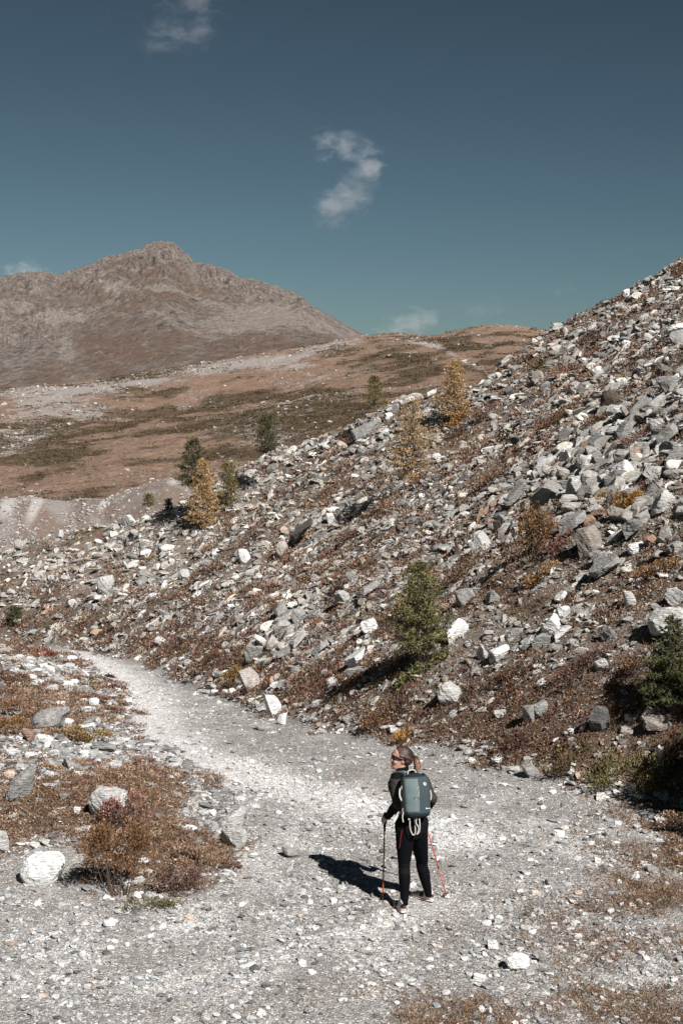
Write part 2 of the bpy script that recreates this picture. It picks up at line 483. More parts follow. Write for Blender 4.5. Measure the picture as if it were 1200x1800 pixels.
# ------------------------------------------------------------------ moraine, brown hill and rocky peak behind
def far_material(name, kind):
    t = NT(name); t.set(Roughness=0.95); t.b.inputs['Specular IOR Level'].default_value = 0.1
    a = t.attr('tint'); sep = t.node('ShaderNodeSeparateColor'); t.link(a.outputs['Color'], sep.inputs[0])
    v = t.pos()
    if kind == 'hill':
        n = t.noise(v, 0.05, 6, 0.6); f = t.noise(v, 1.1, 5, 0.75); g = t.noise(v, 0.22, 8, 0.72)
        col = t.mix(n, (0.225, 0.145, 0.102), (0.305, 0.208, 0.155))
        col = t.mix(1.0, col, t.ramp(f, [(0.3, 0.50), (0.7, 1.42)]), 'MULTIPLY')
        col = t.mix(1.0, col, t.ramp(g, [(0.3, 0.75), (0.7, 1.20)]), 'MULTIPLY')
        shrub = t.math('ADD', t.math('ADD', sep.outputs[0], t.math('MULTIPLY', t.math('SUBTRACT', g, 0.5), 1.3)), t.math('MULTIPLY', t.math('SUBTRACT', f, 0.5), 0.5))
        col = t.mix(t.ramp(shrub, [(0.44, 0.0), (0.60, 0.88)]), col, t.mix(f, (0.062, 0.050, 0.032), (0.125, 0.088, 0.055)))
        st = t.math('ADD', t.math('ADD', sep.outputs[1], t.math('MULTIPLY', t.math('SUBTRACT', f, 0.5), 1.5)), t.math('MULTIPLY', t.math('SUBTRACT', g, 0.5), 1.4))
        col = t.mix(t.ramp(st, [(0.44, 0.0), (0.66, 0.85)]), col, t.mix(f, (0.25, 0.22, 0.20), (0.46, 0.42, 0.39)))
        t.base(col); t.bump(t.math('ADD', f, g), 1.0, 0.8)
    elif kind == 'peak':
        n = t.noise(v, 0.012, 7, 0.62); f = t.noise(v, 0.10, 8, 0.75); h = t.noise(v, 0.035, 8, 0.70)
        rock = t.mix(t.ramp(f, [(.32, 0.0), (.68, 1.0)]), (0.115, 0.095, 0.082), (0.510, 0.435, 0.382))
        grass = t.mix(f, (0.210, 0.142, 0.106), (0.305, 0.218, 0.172))
        scree = t.mix(f, (0.345, 0.292, 0.255), (0.560, 0.490, 0.438))
        g = t.math('ADD', sep.outputs[0], t.math('ADD', t.math('MULTIPLY', t.math('SUBTRACT', h, 0.5), 1.7), t.math('MULTIPLY', t.math('SUBTRACT', f, 0.5), 0.7)))
        col = t.mix(t.ramp(g, [(0.40, 0.0), (0.62, 1.0)]), rock, grass)
        s = t.math('ADD', sep.outputs[1], t.math('ADD', t.math('MULTIPLY', t.math('SUBTRACT', f, 0.5), 1.2), t.math('MULTIPLY', t.math('SUBTRACT', h, 0.5), 1.2)))
        col = t.mix(t.ramp(s, [(0.42, 0.0), (0.64, 0.85)]), col, scree)
        col = t.mix(1.0, col, t.ramp(t.noise(v, 0.28, 5, 0.75), [(0.32, 0.72), (0.68, 1.34)]), 'MULTIPLY')
        t.base(col); t.bump(t.math('ADD', f, t.math('MULTIPLY', h, 2.0)), 1.0, 16.0)
    else:
        f = t.noise(v, 3.2, 7, 0.8); n = t.noise(v, 0.35, 8, 0.72)
        col = t.mix(f, (0.165, 0.142, 0.126), (0.33, 0.295, 0.27))
        g = t.math('ADD', sep.outputs[0], t.math('MULTIPLY', t.math('SUBTRACT', n, 0.5), 1.6))
        col = t.mix(t.ramp(g, [(0.4, 0.0), (0.7, 0.75)]), col, t.mix(f, (0.115, 0.078, 0.058), (0.19, 0.135, 0.105)))
        col = t.mix(t.ramp(sep.outputs[1], [(0.3, 0.0), (0.7, 0.8)]), col, t.mix(f, (0.34, 0.315, 0.30), (0.52, 0.49, 0.47)))
        t.base(col); t.bump(f, 0.8, 0.25)
    return t.m

# --- moraine bank (grey gravel crest below the hill, left)
_mu = np.array([-900, -400, -60, 0, 50, 90, 120, 150, 185, 220, 255, 290, 320, 345, 380, 450, 560, 700, 1200])
_mv = np.array([905, 890, 876, 868, 864, 869, 873, 867, 868, 855, 841, 833, 834, 852, 880, 905, 920, 930, 940])
MD = 150.0
_ma, _mb = pix_dir(_mu, _mv)
def moraine_height(x, y):
    a = x / y
    zc = HC + np.interp(a, _ma, _mb) * MD
    e = y - MD
    flute = 0.35 * np.abs(vnoise(x / 5.0 + 0.10 * y, y / 60.0, 5)) * np.clip(-e / 3, 0, 1)
    z = zc - np.where(e < 0, 0.52 * (-e) * np.clip(1.0, 0, 1), 0.30 * e) - flute
    return z - 0.6 * np.exp(-(e / 1.5) ** 2) + 0.10 * fbm(x / 2.2, y / 2.2, 4, 8)
X, Y, FACES = polar_grid(-0.46, 0.30, 420, 100, 185, 200)
Z = moraine_height(X, Y)
u, v, _ = project(X, Y, Z)
e = np.clip((MD - Y) / 14, 0, 1)
gr = np.clip(0.40 + 0.9 * e + 0.45 * fbm(X / 5 + .1 * Y, Y / 14, 3, 4), 0, 1) * np.clip((u + 20) / 60, 0.55, 1)
pale = np.zeros_like(X)
for (uu, wd, ll, sl) in ((20, 26, 60, -0.28), (72, 20, 70, -0.42), (192, 13, 42, -0.5), (310, 22, 24, -.2), (285, 20, 12, -.2)):
    vv = v - np.interp(uu, _mu, _mv)
    pale = np.maximum(pale, np.exp(-((u - uu - sl * vv) / (wd * (0.45 + 0.55 * np.clip(vv / ll, 0, 1)))) ** 2) * np.clip(1.25 - vv / ll, 0, 1))
pale = np.clip(pale + 0.25 * fbm(X / 1.5, Y / 4, 3, 14) * e, 0, 1)
o = mesh_obj('moraine', np.stack([X, Y, Z], -1).reshape(-1, 3), FACES, far_material('moraine_gravel', 'moraine'),
             tint=np.stack([gr, pale, pale * 0], -1).reshape(-1, 3), smooth=True)
tag(o, 'grey gravel moraine bank with pale runnels below the brown hill', 'moraine', kind='structure')

# --- brown hillside
HILL_PTS = [(-700, 930, 170), (-300, 900, 180), (0, 878, 190), (150, 872, 190), (320, 855, 195), (450, 822, 215), (600, 775, 240), (800, 725, 250), (1000, 690, 260), (1300, 690, 260),
            (-700, 770, 380), (-300, 765, 380), (0, 752, 390), (300, 738, 400), (500, 690, 410), (650, 650, 430), (870, 618, 420), (1050, 620, 420), (1300, 640, 430),
            (-700, 720, 650), (-300, 705, 650), (0, 684, 680), (200, 664, 720), (400, 634, 770), (520, 612, 800), (640, 590, 830), (700, 588, 760), (752, 592, 700), (800, 582, 640), (870, 569, 610), (920, 571, 600), (962, 579, 600), (1060, 600, 620), (1300, 640, 650),
            (-700, 730, 900), (0, 700, 950), (300, 680, 980), (640, 606, 1050), (752, 602, 900), (870, 590, 760), (962, 600, 800), (1300, 680, 900)]
def _pt(u, v, d):
    q = P(u, v, d); return tuple(float(k) for k in q)
H_TPS = TPS([_pt(*q) for q in HILL_PTS], 1e-4, 200.0)
HSKY = [(-900, 735), (-300, 705), (0, 688), (200, 666), (400, 634), (520, 613), (600, 598), (640, 590), (690, 586), (725, 590), (752, 594), (780, 589), (800, 583), (830, 575), (870, 569), (920, 571), (962, 579), (1060, 600), (1400, 640)]
_ha = np.array([float(pix_dir(u, v)[0]) for u, v in HSKY]); _hb = np.array([float(pix_dir(u, v)[1]) for u, v in HSKY])
def hill_height(x, y, detail=True):
    z = H_TPS(x, y)
    bs = np.interp(x / y, _ha, _hb)
    cap = HC + (bs - 3.2e-5 * np.maximum(640 - y, 0) - 5e-5 * np.maximum(y - 640, 0)) * y
    z = -np.logaddexp(-z / 1.5, -cap / 1.5) * 1.5 + 0.6
    z = z + (1.6 * fbm(x / 55, y / 55, 3, 31) + 0.9 * np.maximum(ridged(x / 40, y / 80, 2, 33), 0)) * np.clip((y - 170) / 150, 0, 1) * np.clip((560 - y) / 200, 0.15, 1)
    if detail: z = z + 0.55 * fbm(x / 9, y / 9, 4, 37)
    return z
def hill_masks(x, y, z):
    u, v, _ = project(x, y, z)
    n = fbm(x / 60, y / 60, 4, 51); n2 = fbm(x / 17, y / 20, 4, 53)
    shrub = 0.38 + 0.22 * n + 0.42 * n2
    def blob(cu, cv, ru, rv, k, slant=0.0): return k * np.exp(-(((u - cu) / ru) ** 2 + ((v - cv - slant * (u - cu)) / rv) ** 2))
    shrub = shrub + blob(480, 752, 210, 48, .55) + blob(700, 640, 120, 30, .55, .1) + blob(240, 662, 90, 8, .45, -.1) + blob(70, 800, 150, 38, .50) + blob(30, 672, 50, 6, .3) + blob(630, 712, 130, 30, .55) + blob(860, 606, 120, 18, .40) + blob(60, 745, 120, 14, .35) + blob(300, 718, 160, 16, .30, -.1)
    shrub = shrub - blob(300, 790, 160, 18, .35, -.1) - blob(540, 660, 160, 16, .45, -.15) - blob(170, 830, 200, 14, .35)
    stone = 0.20 + 0.38 * fbm(x / 26 + y / 90, y / 90, 4, 57)
    stone = stone + blob(120, 684, 160, 8, .40, -.1) + blob(380, 642, 140, 7, .35, -.12) + blob(60, 740, 200, 26, .30, -.22) + blob(300, 665, 260, 12, .50, -.17) + blob(50, 695, 60, 14, .45) + blob(40, 780, 45, 10, .5, -.4) + blob(740, 602, 36, 5, .6, .33) + blob(800, 625, 45, 5, .6, .55) + blob(590, 605, 60, 12, .4, -.2)
    q = fbm(x / 14, y / 30, 4, 59)
    return np.clip(shrub * (0.85 + .2 * q) + 0.16 * q, 0, 1), np.clip(stone + 0.14 * fbm(x / 9, y / 16, 4, 63), 0, 1)
X, Y, FACES = polar_grid(-0.55, 0.42, 520, 150, 1050, 520)
Z = hill_height(X, Y)
sh, stn = hill_masks(X, Y, Z)
o = mesh_obj('hill', np.stack([X, Y, Z], -1).reshape(-1, 3), FACES, far_material('autumn_hillside', 'hill'),
             tint=np.stack([sh, stn, sh * 0], -1).reshape(-1, 3), smooth=True)
tag(o, 'russet autumn hillside with dark shrub mats and stone streaks', 'hill', kind='structure')

# --- rocky peak
RIDGE = [(-900, 560), (-500, 530), (-250, 520), (-120, 500), (0, 488), (40, 478), (80, 478), (100, 485), (150, 470), (180, 455), (215, 447), (240, 440), (262, 430), (288, 423), (305, 428), (330, 447), (345, 462),
         (372, 466), (400, 475), (430, 487), (480, 498), (525, 513), (545, 533), (575, 552), (610, 573), (642, 590), (700, 625), (900, 700), (1300, 720)]
_ra = np.array([float(pix_dir(u, v)[0]) for u, v in RIDGE]); _rb = np.array([float(pix_dir(u, v)[1]) for u, v in RIDGE])
BASE = [(-900, 745), (-300, 735), (0, 705), (200, 690), (400, 655), (520, 632), (640, 612), (750, 640), (900, 720), (1300, 740)]
_ba = np.array([float(pix_dir(u, v)[0]) for u, v in BASE]); _bb = np.array([float(pix_dir(u, v)[1]) for u, v in BASE])
D0, D1 = 950.0, 2100.0
def peak_height(x, y, detail=True):
    a = x / y
    s = np.clip((y - D0) / (D1 - D0), 0, 1)
    b0, b1 = np.interp(a, _ba, _bb), np.interp(a, _ra, _rb)
    prof = s ** 0.95
    z0 = HC + b0 * D0; z1 = HC + b1 * D1
    z = z0 + (z1 - z0) * prof
    z = z - np.where(y > D1, 0.7 * (y - D1), 0)
    amp = np.clip(s * 1.2, 0, 1) * np.clip((z1 - z0) / 200, 0.15, 1.3)
    edge = np.exp(-((y - D1) / 90) ** 2)
    z = z + amp * (1 - 0.85 * edge) * 34 * fbm(x / 260, y / 420, 4, 101)
    jag = 0.0014 * (ridged(x / 30, y / 26, 4, 131, .6) - .4) * np.clip((b1 - b0) / .08, 0, 1)
    if detail:
        rk = peak_masks(x, y)[2]
        rr = ridged(x / 62 + y / 300, y / 150, 5, 111, 0.6) - 0.9
        z = z + amp * (0.22 + rk) * (1 - 0.86 * edge) * (15 * rr + 4.0 * (ridged(x / 15 + y / 60, y / 40, 3, 115) - 0.6)) + 1.6 * fbm(x / 14, y / 26, 4, 117)
    z = np.minimum(z, HC + (b1 + jag - 0.000016 * np.maximum(D1 - y, 0)) * y)
    if detail:                                   # crags and gullies cut into the rock
        cr = np.clip(1.1 - ridged(x / 34 + y / 160, y / 70, 4, 141, 0.62), 0, 2.2); cr2 = np.clip(1.0 - ridged(x / 11, y / 16, 3, 145, .6), 0, 2)
        z = z - amp * (0.12 + rk) * (11.0 * cr + 4.6 * cr2) * (1 - 0.5 * edge)
    return z
def peak_masks(x, y):
    a = x / y; s = np.clip((y - D0) / (D1 - D0), 0, 1)
    b0, b1 = np.interp(a, _ba, _bb), np.interp(a, _ra, _rb)
    b = b0 + (b1 - b0) * s ** 0.8
    u = 600 + F * a; v = 900 - F * np.tan(np.arctan(b) + PITCH)
    def blob(cu, cv, ru, rv, k, slant=0.0): return k * np.exp(-(((u - cu) / ru) ** 2 + ((v - cv - slant * (u - cu)) / rv) ** 2))
    rock = 0.18 + blob(290, 450, 120, 40, 1.0) + blob(420, 510, 110, 34, 1.0, .28) + blob(540, 555, 60, 20, .7, .5) + blob(60, 510, 95, 26, .9) + blob(30, 615, 75, 42, 1.0) + blob(305, 595, 70, 12, .5) + blob(200, 470, 40, 18, .5)
    rock = np.clip(rock * (0.9 + .35 * fbm(x / 120, y / 200, 3, 121)), 0, 1)
    scree = blob(520, 580, 120, 16, .55, .05) + blob(430, 598, 70, 16, .55, -.25) + blob(120, 575, 55, 14, .4) + blob(260, 535, 110, 8, .5, .12) + blob(120, 640, 14, 28, .5) + blob(200, 590, 120, 6, .35, .1) + blob(350, 560, 60, 7, .4, .3) + blob(60, 560, 70, 12, .35)
    scree = np.clip(0.22 + scree + .25 * fbm(x / 60, y / 160, 3, 127), 0, 1)
    grass = np.clip(0.66 - rock * 0.75, 0, 1)
    return grass, scree, rock
X, Y, FACES = polar_grid(-0.44, 0.16, 900, 930, 2300, 760, False)
Z = peak_height(X, Y)
gr, sc, rk = peak_masks(X, Y)
o = mesh_obj('mountain', np.stack([X, Y, Z], -1).reshape(-1, 3), FACES, far_material('peak_rock', 'peak'),
             tint=np.stack([gr, sc, rk], -1).reshape(-1, 3), smooth=False)
tag(o, 'rocky grey brown mountain peak rising behind the hill', 'mountain', kind='structure')
X, Y, FACES = polar_grid(-3.0, 3.0, 60, 2300, 9000, 12)
o = mesh_obj('far_land', np.stack([X, Y, X * 0 - 260], -1).reshape(-1, 3), FACES, bpy.data.materials['autumn_hillside'], tint=np.zeros((X.size, 3)))
tag(o, 'distant low land beyond the mountain', 'land', kind='structure')
# ------------------------------------------------------------------ rocks
def ico(sub):
    bm = bmesh.new(); bmesh.ops.create_icosphere(bm, subdivisions=sub, radius=1.0)
    v = np.array([q.co[:] for q in bm.verts]); f = np.array([[q.index for q in p.verts] for p in bm.faces]); bm.free()
    return v, f
ICO = {k: ico(k) for k in (1, 2, 3, 4)}

def rock_shape(sub, seed, cuts=9, flat=0.55, rough=0.03, rounded=0.0):
    """an ico ball cut by random planes into an angular block; unit half-size"""
    r = np.random.default_rng(seed)
    v, f = ICO[sub]; v = v.copy()
    n = r.normal(size=(cuts, 3)); n /= np.linalg.norm(n, axis=1, keepdims=True)
    # a few parallel-ish pairs give slabby, foliated blocks
    n[1] = -n[0] + 0.12 * r.normal(size=3); n[1] /= np.linalg.norm(n[1])
    n[0] = np.array([0.1, 0.05, 1.0]); n[0] /= np.linalg.norm(n[0]); n[1] = -n[0] + 0.15 * r.normal(size=3); n[1] /= np.linalg.norm(n[1])
    dd = r.uniform(0.42 + 0.4 * rounded, 0.80 + 0.15 * rounded, cuts); dd[0] = flat * r.uniform(.9, 1.2); dd[1] = flat * r.uniform(.9, 1.2)
    for k in range(cuts):
        h = v @ n[k] - dd[k]
        m = h > 0
        v[m] -= h[m, None] * n[k] * (1.0 - 0.06 * r.random())
    if rough:
        a = 3.1
        d = fbm(v[:, 0] * a + v[:, 2] * 1.7 + seed, v[:, 1] * a - v[:, 2] * 2.3, 3, seed % 97)
        v *= (1 + rough * d)[:, None]
    ext = np.abs(v).max(0)
    return v / ext.max(), f

LOW = [rock_shape(1, 100 + i, 6, 0.42 + 0.03 * (i % 8), 0.0, -0.35) for i in range(48)]
HULLS = []
for i in range(30):
    r_ = np.random.default_rng(900 + i); bm = bmesh.new()
    for p in r_.normal(size=(11, 3)): bm.verts.new(p / np.linalg.norm(p) * r_.uniform(.75, 1.1))
    bmesh.ops.convex_hull(bm, input=bm.verts[:]); bmesh.ops.triangulate(bm, faces=bm.faces[:])
    lo = [q for q in bm.verts if not q.link_faces]
    for q in lo: bm.verts.remove(q)
    bm.verts.index_update()
    HULLS.append((np.array([q.co[:] for q in bm.verts]), np.array([[q.index for q in p.verts] for p in bm.faces]))); bm.free()
MID = [rock_shape(2, 300 + i, 7, 0.40 + 0.035 * (i % 8), 0.03, -0.3) for i in range(32)]

def frames(n, r, yaw=None, tilt=0.3):
    """rotation matrices with local z near the given normals"""
    N = len(n)
    zt = n + tilt * r.normal(size=(N, 3)); zt /= np.linalg.norm(zt, axis=1, keepdims=True)
    yw = r.uniform(0, 2 * np.pi, N) if yaw is None else yaw
    ref = np.stack([np.cos(yw), np.sin(yw), np.zeros(N)], -1)
    xt = ref - (ref * zt).sum(1, keepdims=True) * zt; xt /= np.linalg.norm(xt, axis=1, keepdims=True)
    yt = np.cross(zt, xt)
    return np.stack([xt, yt, zt], -1)        # columns

def instance_mesh(shapes, idx, pos, rot, scl, tint):
    """one mesh out of many transformed copies of small shapes"""
    vs, fs, ts = [], [], []; base = 0
    for k, (sv, sf) in enumerate(shapes):
        m = np.nonzero(idx == k)[0]
        if len(m) == 0: continue
        loc = sv[None] * scl[m][:, None, :]
        w = np.einsum('nij,nvj->nvi', rot[m], loc) + pos[m][:, None, :]
        vs.append(w.reshape(-1, 3))
        fs.append((sf[None] + (np.arange(len(m)) * len(sv))[:, None, None] + base).reshape(-1, sf.shape[1]))
        ts.append(np.repeat(tint[m], len(sv), 0)); base += len(m) * len(sv)
    return np.concatenate(vs), np.concatenate(fs), np.concatenate(ts)

def rock_tints(n, r, pale=0.14):
    g = np.clip(r.normal(0.335, 0.095, n), 0.10, 0.56)
    q = r.random(n)
    g = np.where(q < pale, r.uniform(0.54, 0.78, n), g)
    warm = r.normal(0.0, 0.03, n) + 0.070
    t = np.stack([g * (1 + warm), g * (1 + warm * 0.2), g * (1 - warm)], -1)
    rust = r.random(n) < 0.035
    t[rust] = t[rust] * np.array([1.0, 0.72, 0.58])
    return t

# --- the rocks that stand out, read off the photo one by one:
# (pixel u, pixel v of the foot, width px, height px, grey, shape, label)
BOULDERS = [
    (910, 1706, 44, 27, 'white', 'round', 'white rounded stone with a crack, largest loose stone on the gravel before the hiker'),
    (866, 1670, 26, 17, 'white', 'round', 'small white stone on the gravel just above the cracked white stone'),
    (843, 1724, 24, 9, 'white', 'slab', 'flat white stone lying left of the cracked white stone on the gravel'),
    (953, 1692, 14, 18, 'grey', 'block', 'small grey upright stone just right of the cracked white stone'),
    (72, 1558, 80, 52, 'white', 'round', 'large white boulder lying on the gravel left of the bushy rust shrub'),
    (1, 1502, 26, 42, 'pale', 'block', 'pale boulder cut by the left frame edge above the large white boulder'),
    (405, 1456, 46, 36, 'pale', 'wedge', 'split grey and white wedge of rock, upper of two leaning on the mound edge'),
    (410, 1491, 50, 36, 'pale', 'block', 'pale angular slab right below the split wedge on the mound edge'),
    (190, 1440, 74, 50, 'pale', 'round', 'humped grey boulder half hidden behind the large rust shrub'),
    (33, 1408, 52, 58, 'grey', 'wedge', 'tall grey tilted slab near the left edge of the mound'),
    (84, 1284, 66, 40, 'grey', 'wedge', 'wide grey overhanging boulder with a dark hollow beneath on the mound'),
    (48, 1302, 26, 20, 'rust', 'block', 'small rusty block left of the dark hollow under the overhanging boulder'),
    (118, 1275, 28, 11, 'white', 'slab', 'flat white stone lying beside the overhanging boulder'),
    (164, 1243, 20, 16, 'white', 'round', 'round white stone on the mound above the olive shrub'),
    (182, 1323, 44, 13, 'grey', 'slab', 'long flat grey slab below the olive shrub on the mound'),
    (174, 1340, 18, 12, 'grey', 'block', 'small grey block under the long flat slab on the mound'),
    (203, 1352, 24, 14, 'pale', 'block', 'pale stone at the edge of the brown grass below the olive shrub'),
    (125, 1352, 32, 16, 'grey', 'slab', 'brownish grey slab by the small yellow tuft on the mound'),
    (137, 1364, 15, 9, 'white', 'slab', 'small white flat stone below the brownish slab on the mound'),
    (136, 1430, 13, 10, 'white', 'block', 'small white stone in the brown grass of the mound'),
    (20, 1258, 40, 14, 'pale', 'slab', 'pale flat slab on the far left flank of the mound'),
    (143, 1220, 36, 14, 'grey', 'slab', 'dark grey slab near the top of the mound beside the track'),
    (55, 1196, 20, 12, 'white', 'slab', 'slanting white slab near the red heather mat'),
    (85, 1180, 22, 9, 'white', 'slab', 'flat white stone below the red heather mat'),
    (192, 1630, 22, 14, 'white', 'round', 'white stone on the gravel in front of the large rust shrub'),
    (241, 1585, 15, 17, 'white', 'round', 'white upright stone at the foot of the small bushes'),
    (264, 1583, 26, 14, 'pale', 'round', 'pale rounded stone right of the white one at the foot of the small bushes'),
    (228, 1602, 13, 13, 'pale', 'round', 'little pale stone left of the white upright stone at the bush foot'),
    (511, 1508, 36, 15, 'grey', 'slab', 'flat grey stone set into the track left of the hiker shadow'),
    (478, 1260, 32, 46, 'white', 'slabup', 'tall white boulder standing at the track edge below the scree'),
    (496, 1274, 18, 20, 'white', 'block', 'small white block beside the tall white boulder at the track edge'),
    (462, 1284, 30, 12, 'grey', 'round', 'flat grey stone at the track edge below the tall white boulder'),
    (441, 1216, 36, 44, 'pinkish', 'block', 'pinkish grey boulder at the foot of the slope beside the track bend'),
    (397, 1220, 11, 10, 'white', 'block', 'left hand one of two small white rock cubes at the track bend'),
    (409, 1222, 13, 13, 'white', 'block', 'right hand one of two small white rock cubes at the track bend'),
    (790, 1240, 46, 38, 'pale', 'round', 'white and grey boulder below the green spruce, right above the hiker'),
    (650, 1112, 30, 26, 'white', 'round', 'white rounded boulder left of the green spruce'),
    (820, 1060, 38, 30, 'grey', 'block', 'grey block standing right of the green spruce top'),
    (868, 1060, 32, 20, 'grey', 'block', 'second grey block further right of the spruce top'),
    (801, 1132, 40, 38, 'white', 'wedge', 'jagged white boulder just behind the right side of the green spruce'),
    (848, 1160, 24, 26, 'pale', 'block', 'pale stone at the left of the white stone pile right of the spruce'),
    (880, 1158, 34, 22, 'white', 'slab', 'slanting white slab on top of the stone pile right of the spruce'),
    (866, 1166, 13, 11, 'white', 'block', 'small white stone in the middle of the pile right of the spruce'),
    (968, 1112, 36, 28, 'white', 'wedge', 'bright white wedge of rock in the heath of the right bank'),
    (985, 1122, 36, 13, 'white', 'slab', 'flat white slab under the bright white wedge'),
    (992, 1086, 28, 22, 'white', 'block', 'white block above the bright white wedge'),
    (952, 1142, 36, 22, 'grey', 'block', 'grey boulder left below the flat white slab'),
    (1068, 1126, 30, 32, 'grey', 'wedge', 'grey streaked pointed boulder in the heath left of the right spruce'),
    (1107, 1066, 22, 28, 'pale', 'block', 'small pale upright block above the right spruce'),
    (1063, 1018, 56, 26, 'grey', 'slab', 'large smooth grey boulder at the foot of the boulder field'),
    (1190, 1062, 40, 26, 'pale', 'block', 'pale block at the right frame edge above the right spruce'),
    (1184, 1124, 92, 42, 'pale', 'round', 'wide pale boulder behind the right spruce'),
    (1036, 978, 54, 44, 'brownish', 'block', 'large brownish grey boulder at the lower edge of the boulder field'),
    (1006, 945, 60, 26, 'grey', 'slab', 'long grey slab leaning above the large brownish boulder'),
    (1036, 922, 28, 18, 'rust', 'block', 'orange tinted block beside the gold shrub in the boulder field'),
    (1055, 998, 34, 26, 'grey', 'block', 'grey block tucked below the large brownish boulder'),
    (958, 890, 64, 36, 'grey', 'wedge', 'large flat topped grey slab at the middle of the boulder field'),
    (905, 892, 52, 14, 'grey', 'slab', 'thin grey slab left of the flat topped slab'),
    (1013, 868, 36, 30, 'pale', 'block', 'pale block right of the flat topped slab'),
    (1077, 845, 14, 24, 'pale', 'slabup', 'narrow pale standing stone above the gold shrub'),
    (1055, 832, 56, 22, 'grey', 'slab', 'long dark edged slab above the gold shrub'),
    (1153, 842, 48, 22, 'pale', 'round', 'pale rounded boulder right above the gold shrub'),
    (1165, 908, 46, 38, 'pale', 'wedge', 'pale wedge shaped boulder right of the gold shrub'),
    (1125, 950, 60, 28, 'grey', 'slab', 'long grey slab below the gold shrub'),
    (1144, 958, 24, 16, 'rust', 'round', 'round rust red stone below the long grey slab'),
    (1118, 972, 34, 18, 'white', 'round', 'white rounded stone below the rust red stone'),
    (1192, 972, 40, 22, 'grey', 'round', 'grey boulder at the right frame edge below the boulder field'),
    (1075, 718, 40, 34, 'dark', 'ball', 'dark brown rounded boulder high on the scree'),
    (1086, 738, 36, 30, 'pale', 'block', 'cracked pale block right under the dark round boulder'),
    (1128, 730, 54, 38, 'grey', 'wedge', 'split grey boulder with a bright face right of the dark round boulder'),
    (1150, 722, 50, 18, 'grey', 'slab', 'slanting slab right of the split grey boulder'),
    (1177, 694, 44, 34, 'grey', 'block', 'big grey block near the right frame edge on the upper scree'),
    (1197, 660, 30, 18, 'grey', 'slab', 'grey slab above the big grey block at the right frame edge'),
    (1196, 602, 36, 22, 'grey', 'block', 'grey boulder at the right frame edge high on the slope'),
    (1190, 585, 34, 14, 'white', 'slab', 'white slab lying on the grey boulder at the right frame edge'),
    (1100, 612, 18, 12, 'white', 'round', 'pale stone high on the slope below the ridge'),
    (1101, 522, 16, 13, 'white', 'block', 'pale block just below the ridge at the right'),
    (1050, 658, 20, 14, 'white', 'round', 'bright white stone on the upper scree'),
    (1160, 760, 40, 26, 'pale', 'block', 'pale block above the slabs on the right scree'),
    (1170, 790, 48, 22, 'grey', 'slab', 'grey slab on the right scree below the pale block'),
    (1185, 812, 40, 26, 'grey', 'block', 'grey boulder with black gap beneath at the right scree'),
    (1100, 770, 44, 22, 'grey', 'slab', 'grey slab beside the rust strip on the right scree'),
    (842, 978, 46, 46, 'pale', 'wedge', 'tall pale slanting slab left of the big rust shrub'),
    (875, 938, 16, 26, 'dark', 'slabup', 'dark upright stone at the left edge of the big rust shrub'),
    (804, 978, 16, 28, 'dark', 'spike', 'dark pointed stone standing above the spruce'),
    (533, 962, 62, 40, 'plate', 'plate', 'large dark brown plate of rock tilted on the open scree'),
    (496, 978, 28, 26, 'pinkish', 'round', 'pale rounded boulder at the lower end of the dark plate'),
    (430, 989, 26, 24, 'white', 'block', 'white faced angular block alone on the mid scree'),
    (582, 918, 16, 18, 'white', 'block', 'white block at the upper end of the dark plate'),
    (644, 768, 56, 22, 'grey', 'slab', 'long pale grey slab just under the crest left of the sparse larch'),
    (658, 750, 24, 14, 'white', 'block', 'white block above the long slab under the crest'),
    (635, 797, 18, 13, 'pale', 'block', 'pale block below the long slab under the crest'),
    (697, 699, 15, 17, 'grey', 'slabup', 'grey upright block on the crest beside the olive larch'),
    (717, 699, 26, 14, 'white', 'slab', 'white slanting slab on the crest next to the grey upright block'),
    (759, 690, 20, 9, 'white', 'slab', 'white flat block on the crest left of the golden larch'),
    (683, 706, 16, 10, 'white', 'block', 'white block on the crest right at the olive larch'),
    (940, 606, 12, 12, 'white', 'block', 'white cube of rock on the crest where the far hill meets it'),
    (902, 662, 14, 16, 'grey', 'slabup', 'grey upright stone on the upper scree below the crest'),
    (886, 640, 32, 12, 'pale', 'slab', 'pale slab near the crest right of the golden larch'),
    (223, 926, 32, 20, 'white', 'block', 'white boulder on the brown ground left of the larch group'),
    (200, 944, 14, 11, 'white', 'block', 'smaller white boulder left below the white boulder by the larch group'),
    (284, 898, 12, 10, 'white', 'block', 'white stone by the two tiny conifers'),
    (185, 1040, 32, 24, 'pale', 'block', 'wide pale boulder low on the left scree'),
    (163, 1056, 22, 12, 'pale', 'slab', 'pale slab left below the wide pale boulder'),
    (323, 1018, 22, 16, 'pale', 'round', 'rounded pale stone on the left scree under the larch group'),
    (128, 1068, 14, 14, 'white', 'block', 'white stone low on the left scree'),
    (603, 1066, 34, 28, 'pale', 'slabup', 'split pale boulder below the dark red bush'),
    (648, 1050, 40, 18, 'grey', 'slab', 'grey slab right of the dark red bush'),
    (627, 1172, 42, 15, 'white', 'slab', 'flat white stone at the tip of the spruce shadow'),
    (626, 1190, 42, 18, 'grey', 'slab', 'flat grey slab below the spruce shadow'),
    (584, 1206, 22, 16, 'pale', 'round', 'pale stone left below the spruce shadow'),
    (476, 1145, 26, 24, 'pinkish', 'wedge', 'brownish pointed boulder in the grey slab heap by the track bend'),
    (448, 1162, 36, 28, 'grey', 'block', 'grey boulder at the left end of the slab heap by the track bend'),
    (500, 1156, 30, 16, 'grey', 'slab', 'slanting grey slab on the right of the heap by the track bend'),
    (524, 1092, 26, 20, 'grey', 'block', 'grey block at the upper end of the slab heap'),
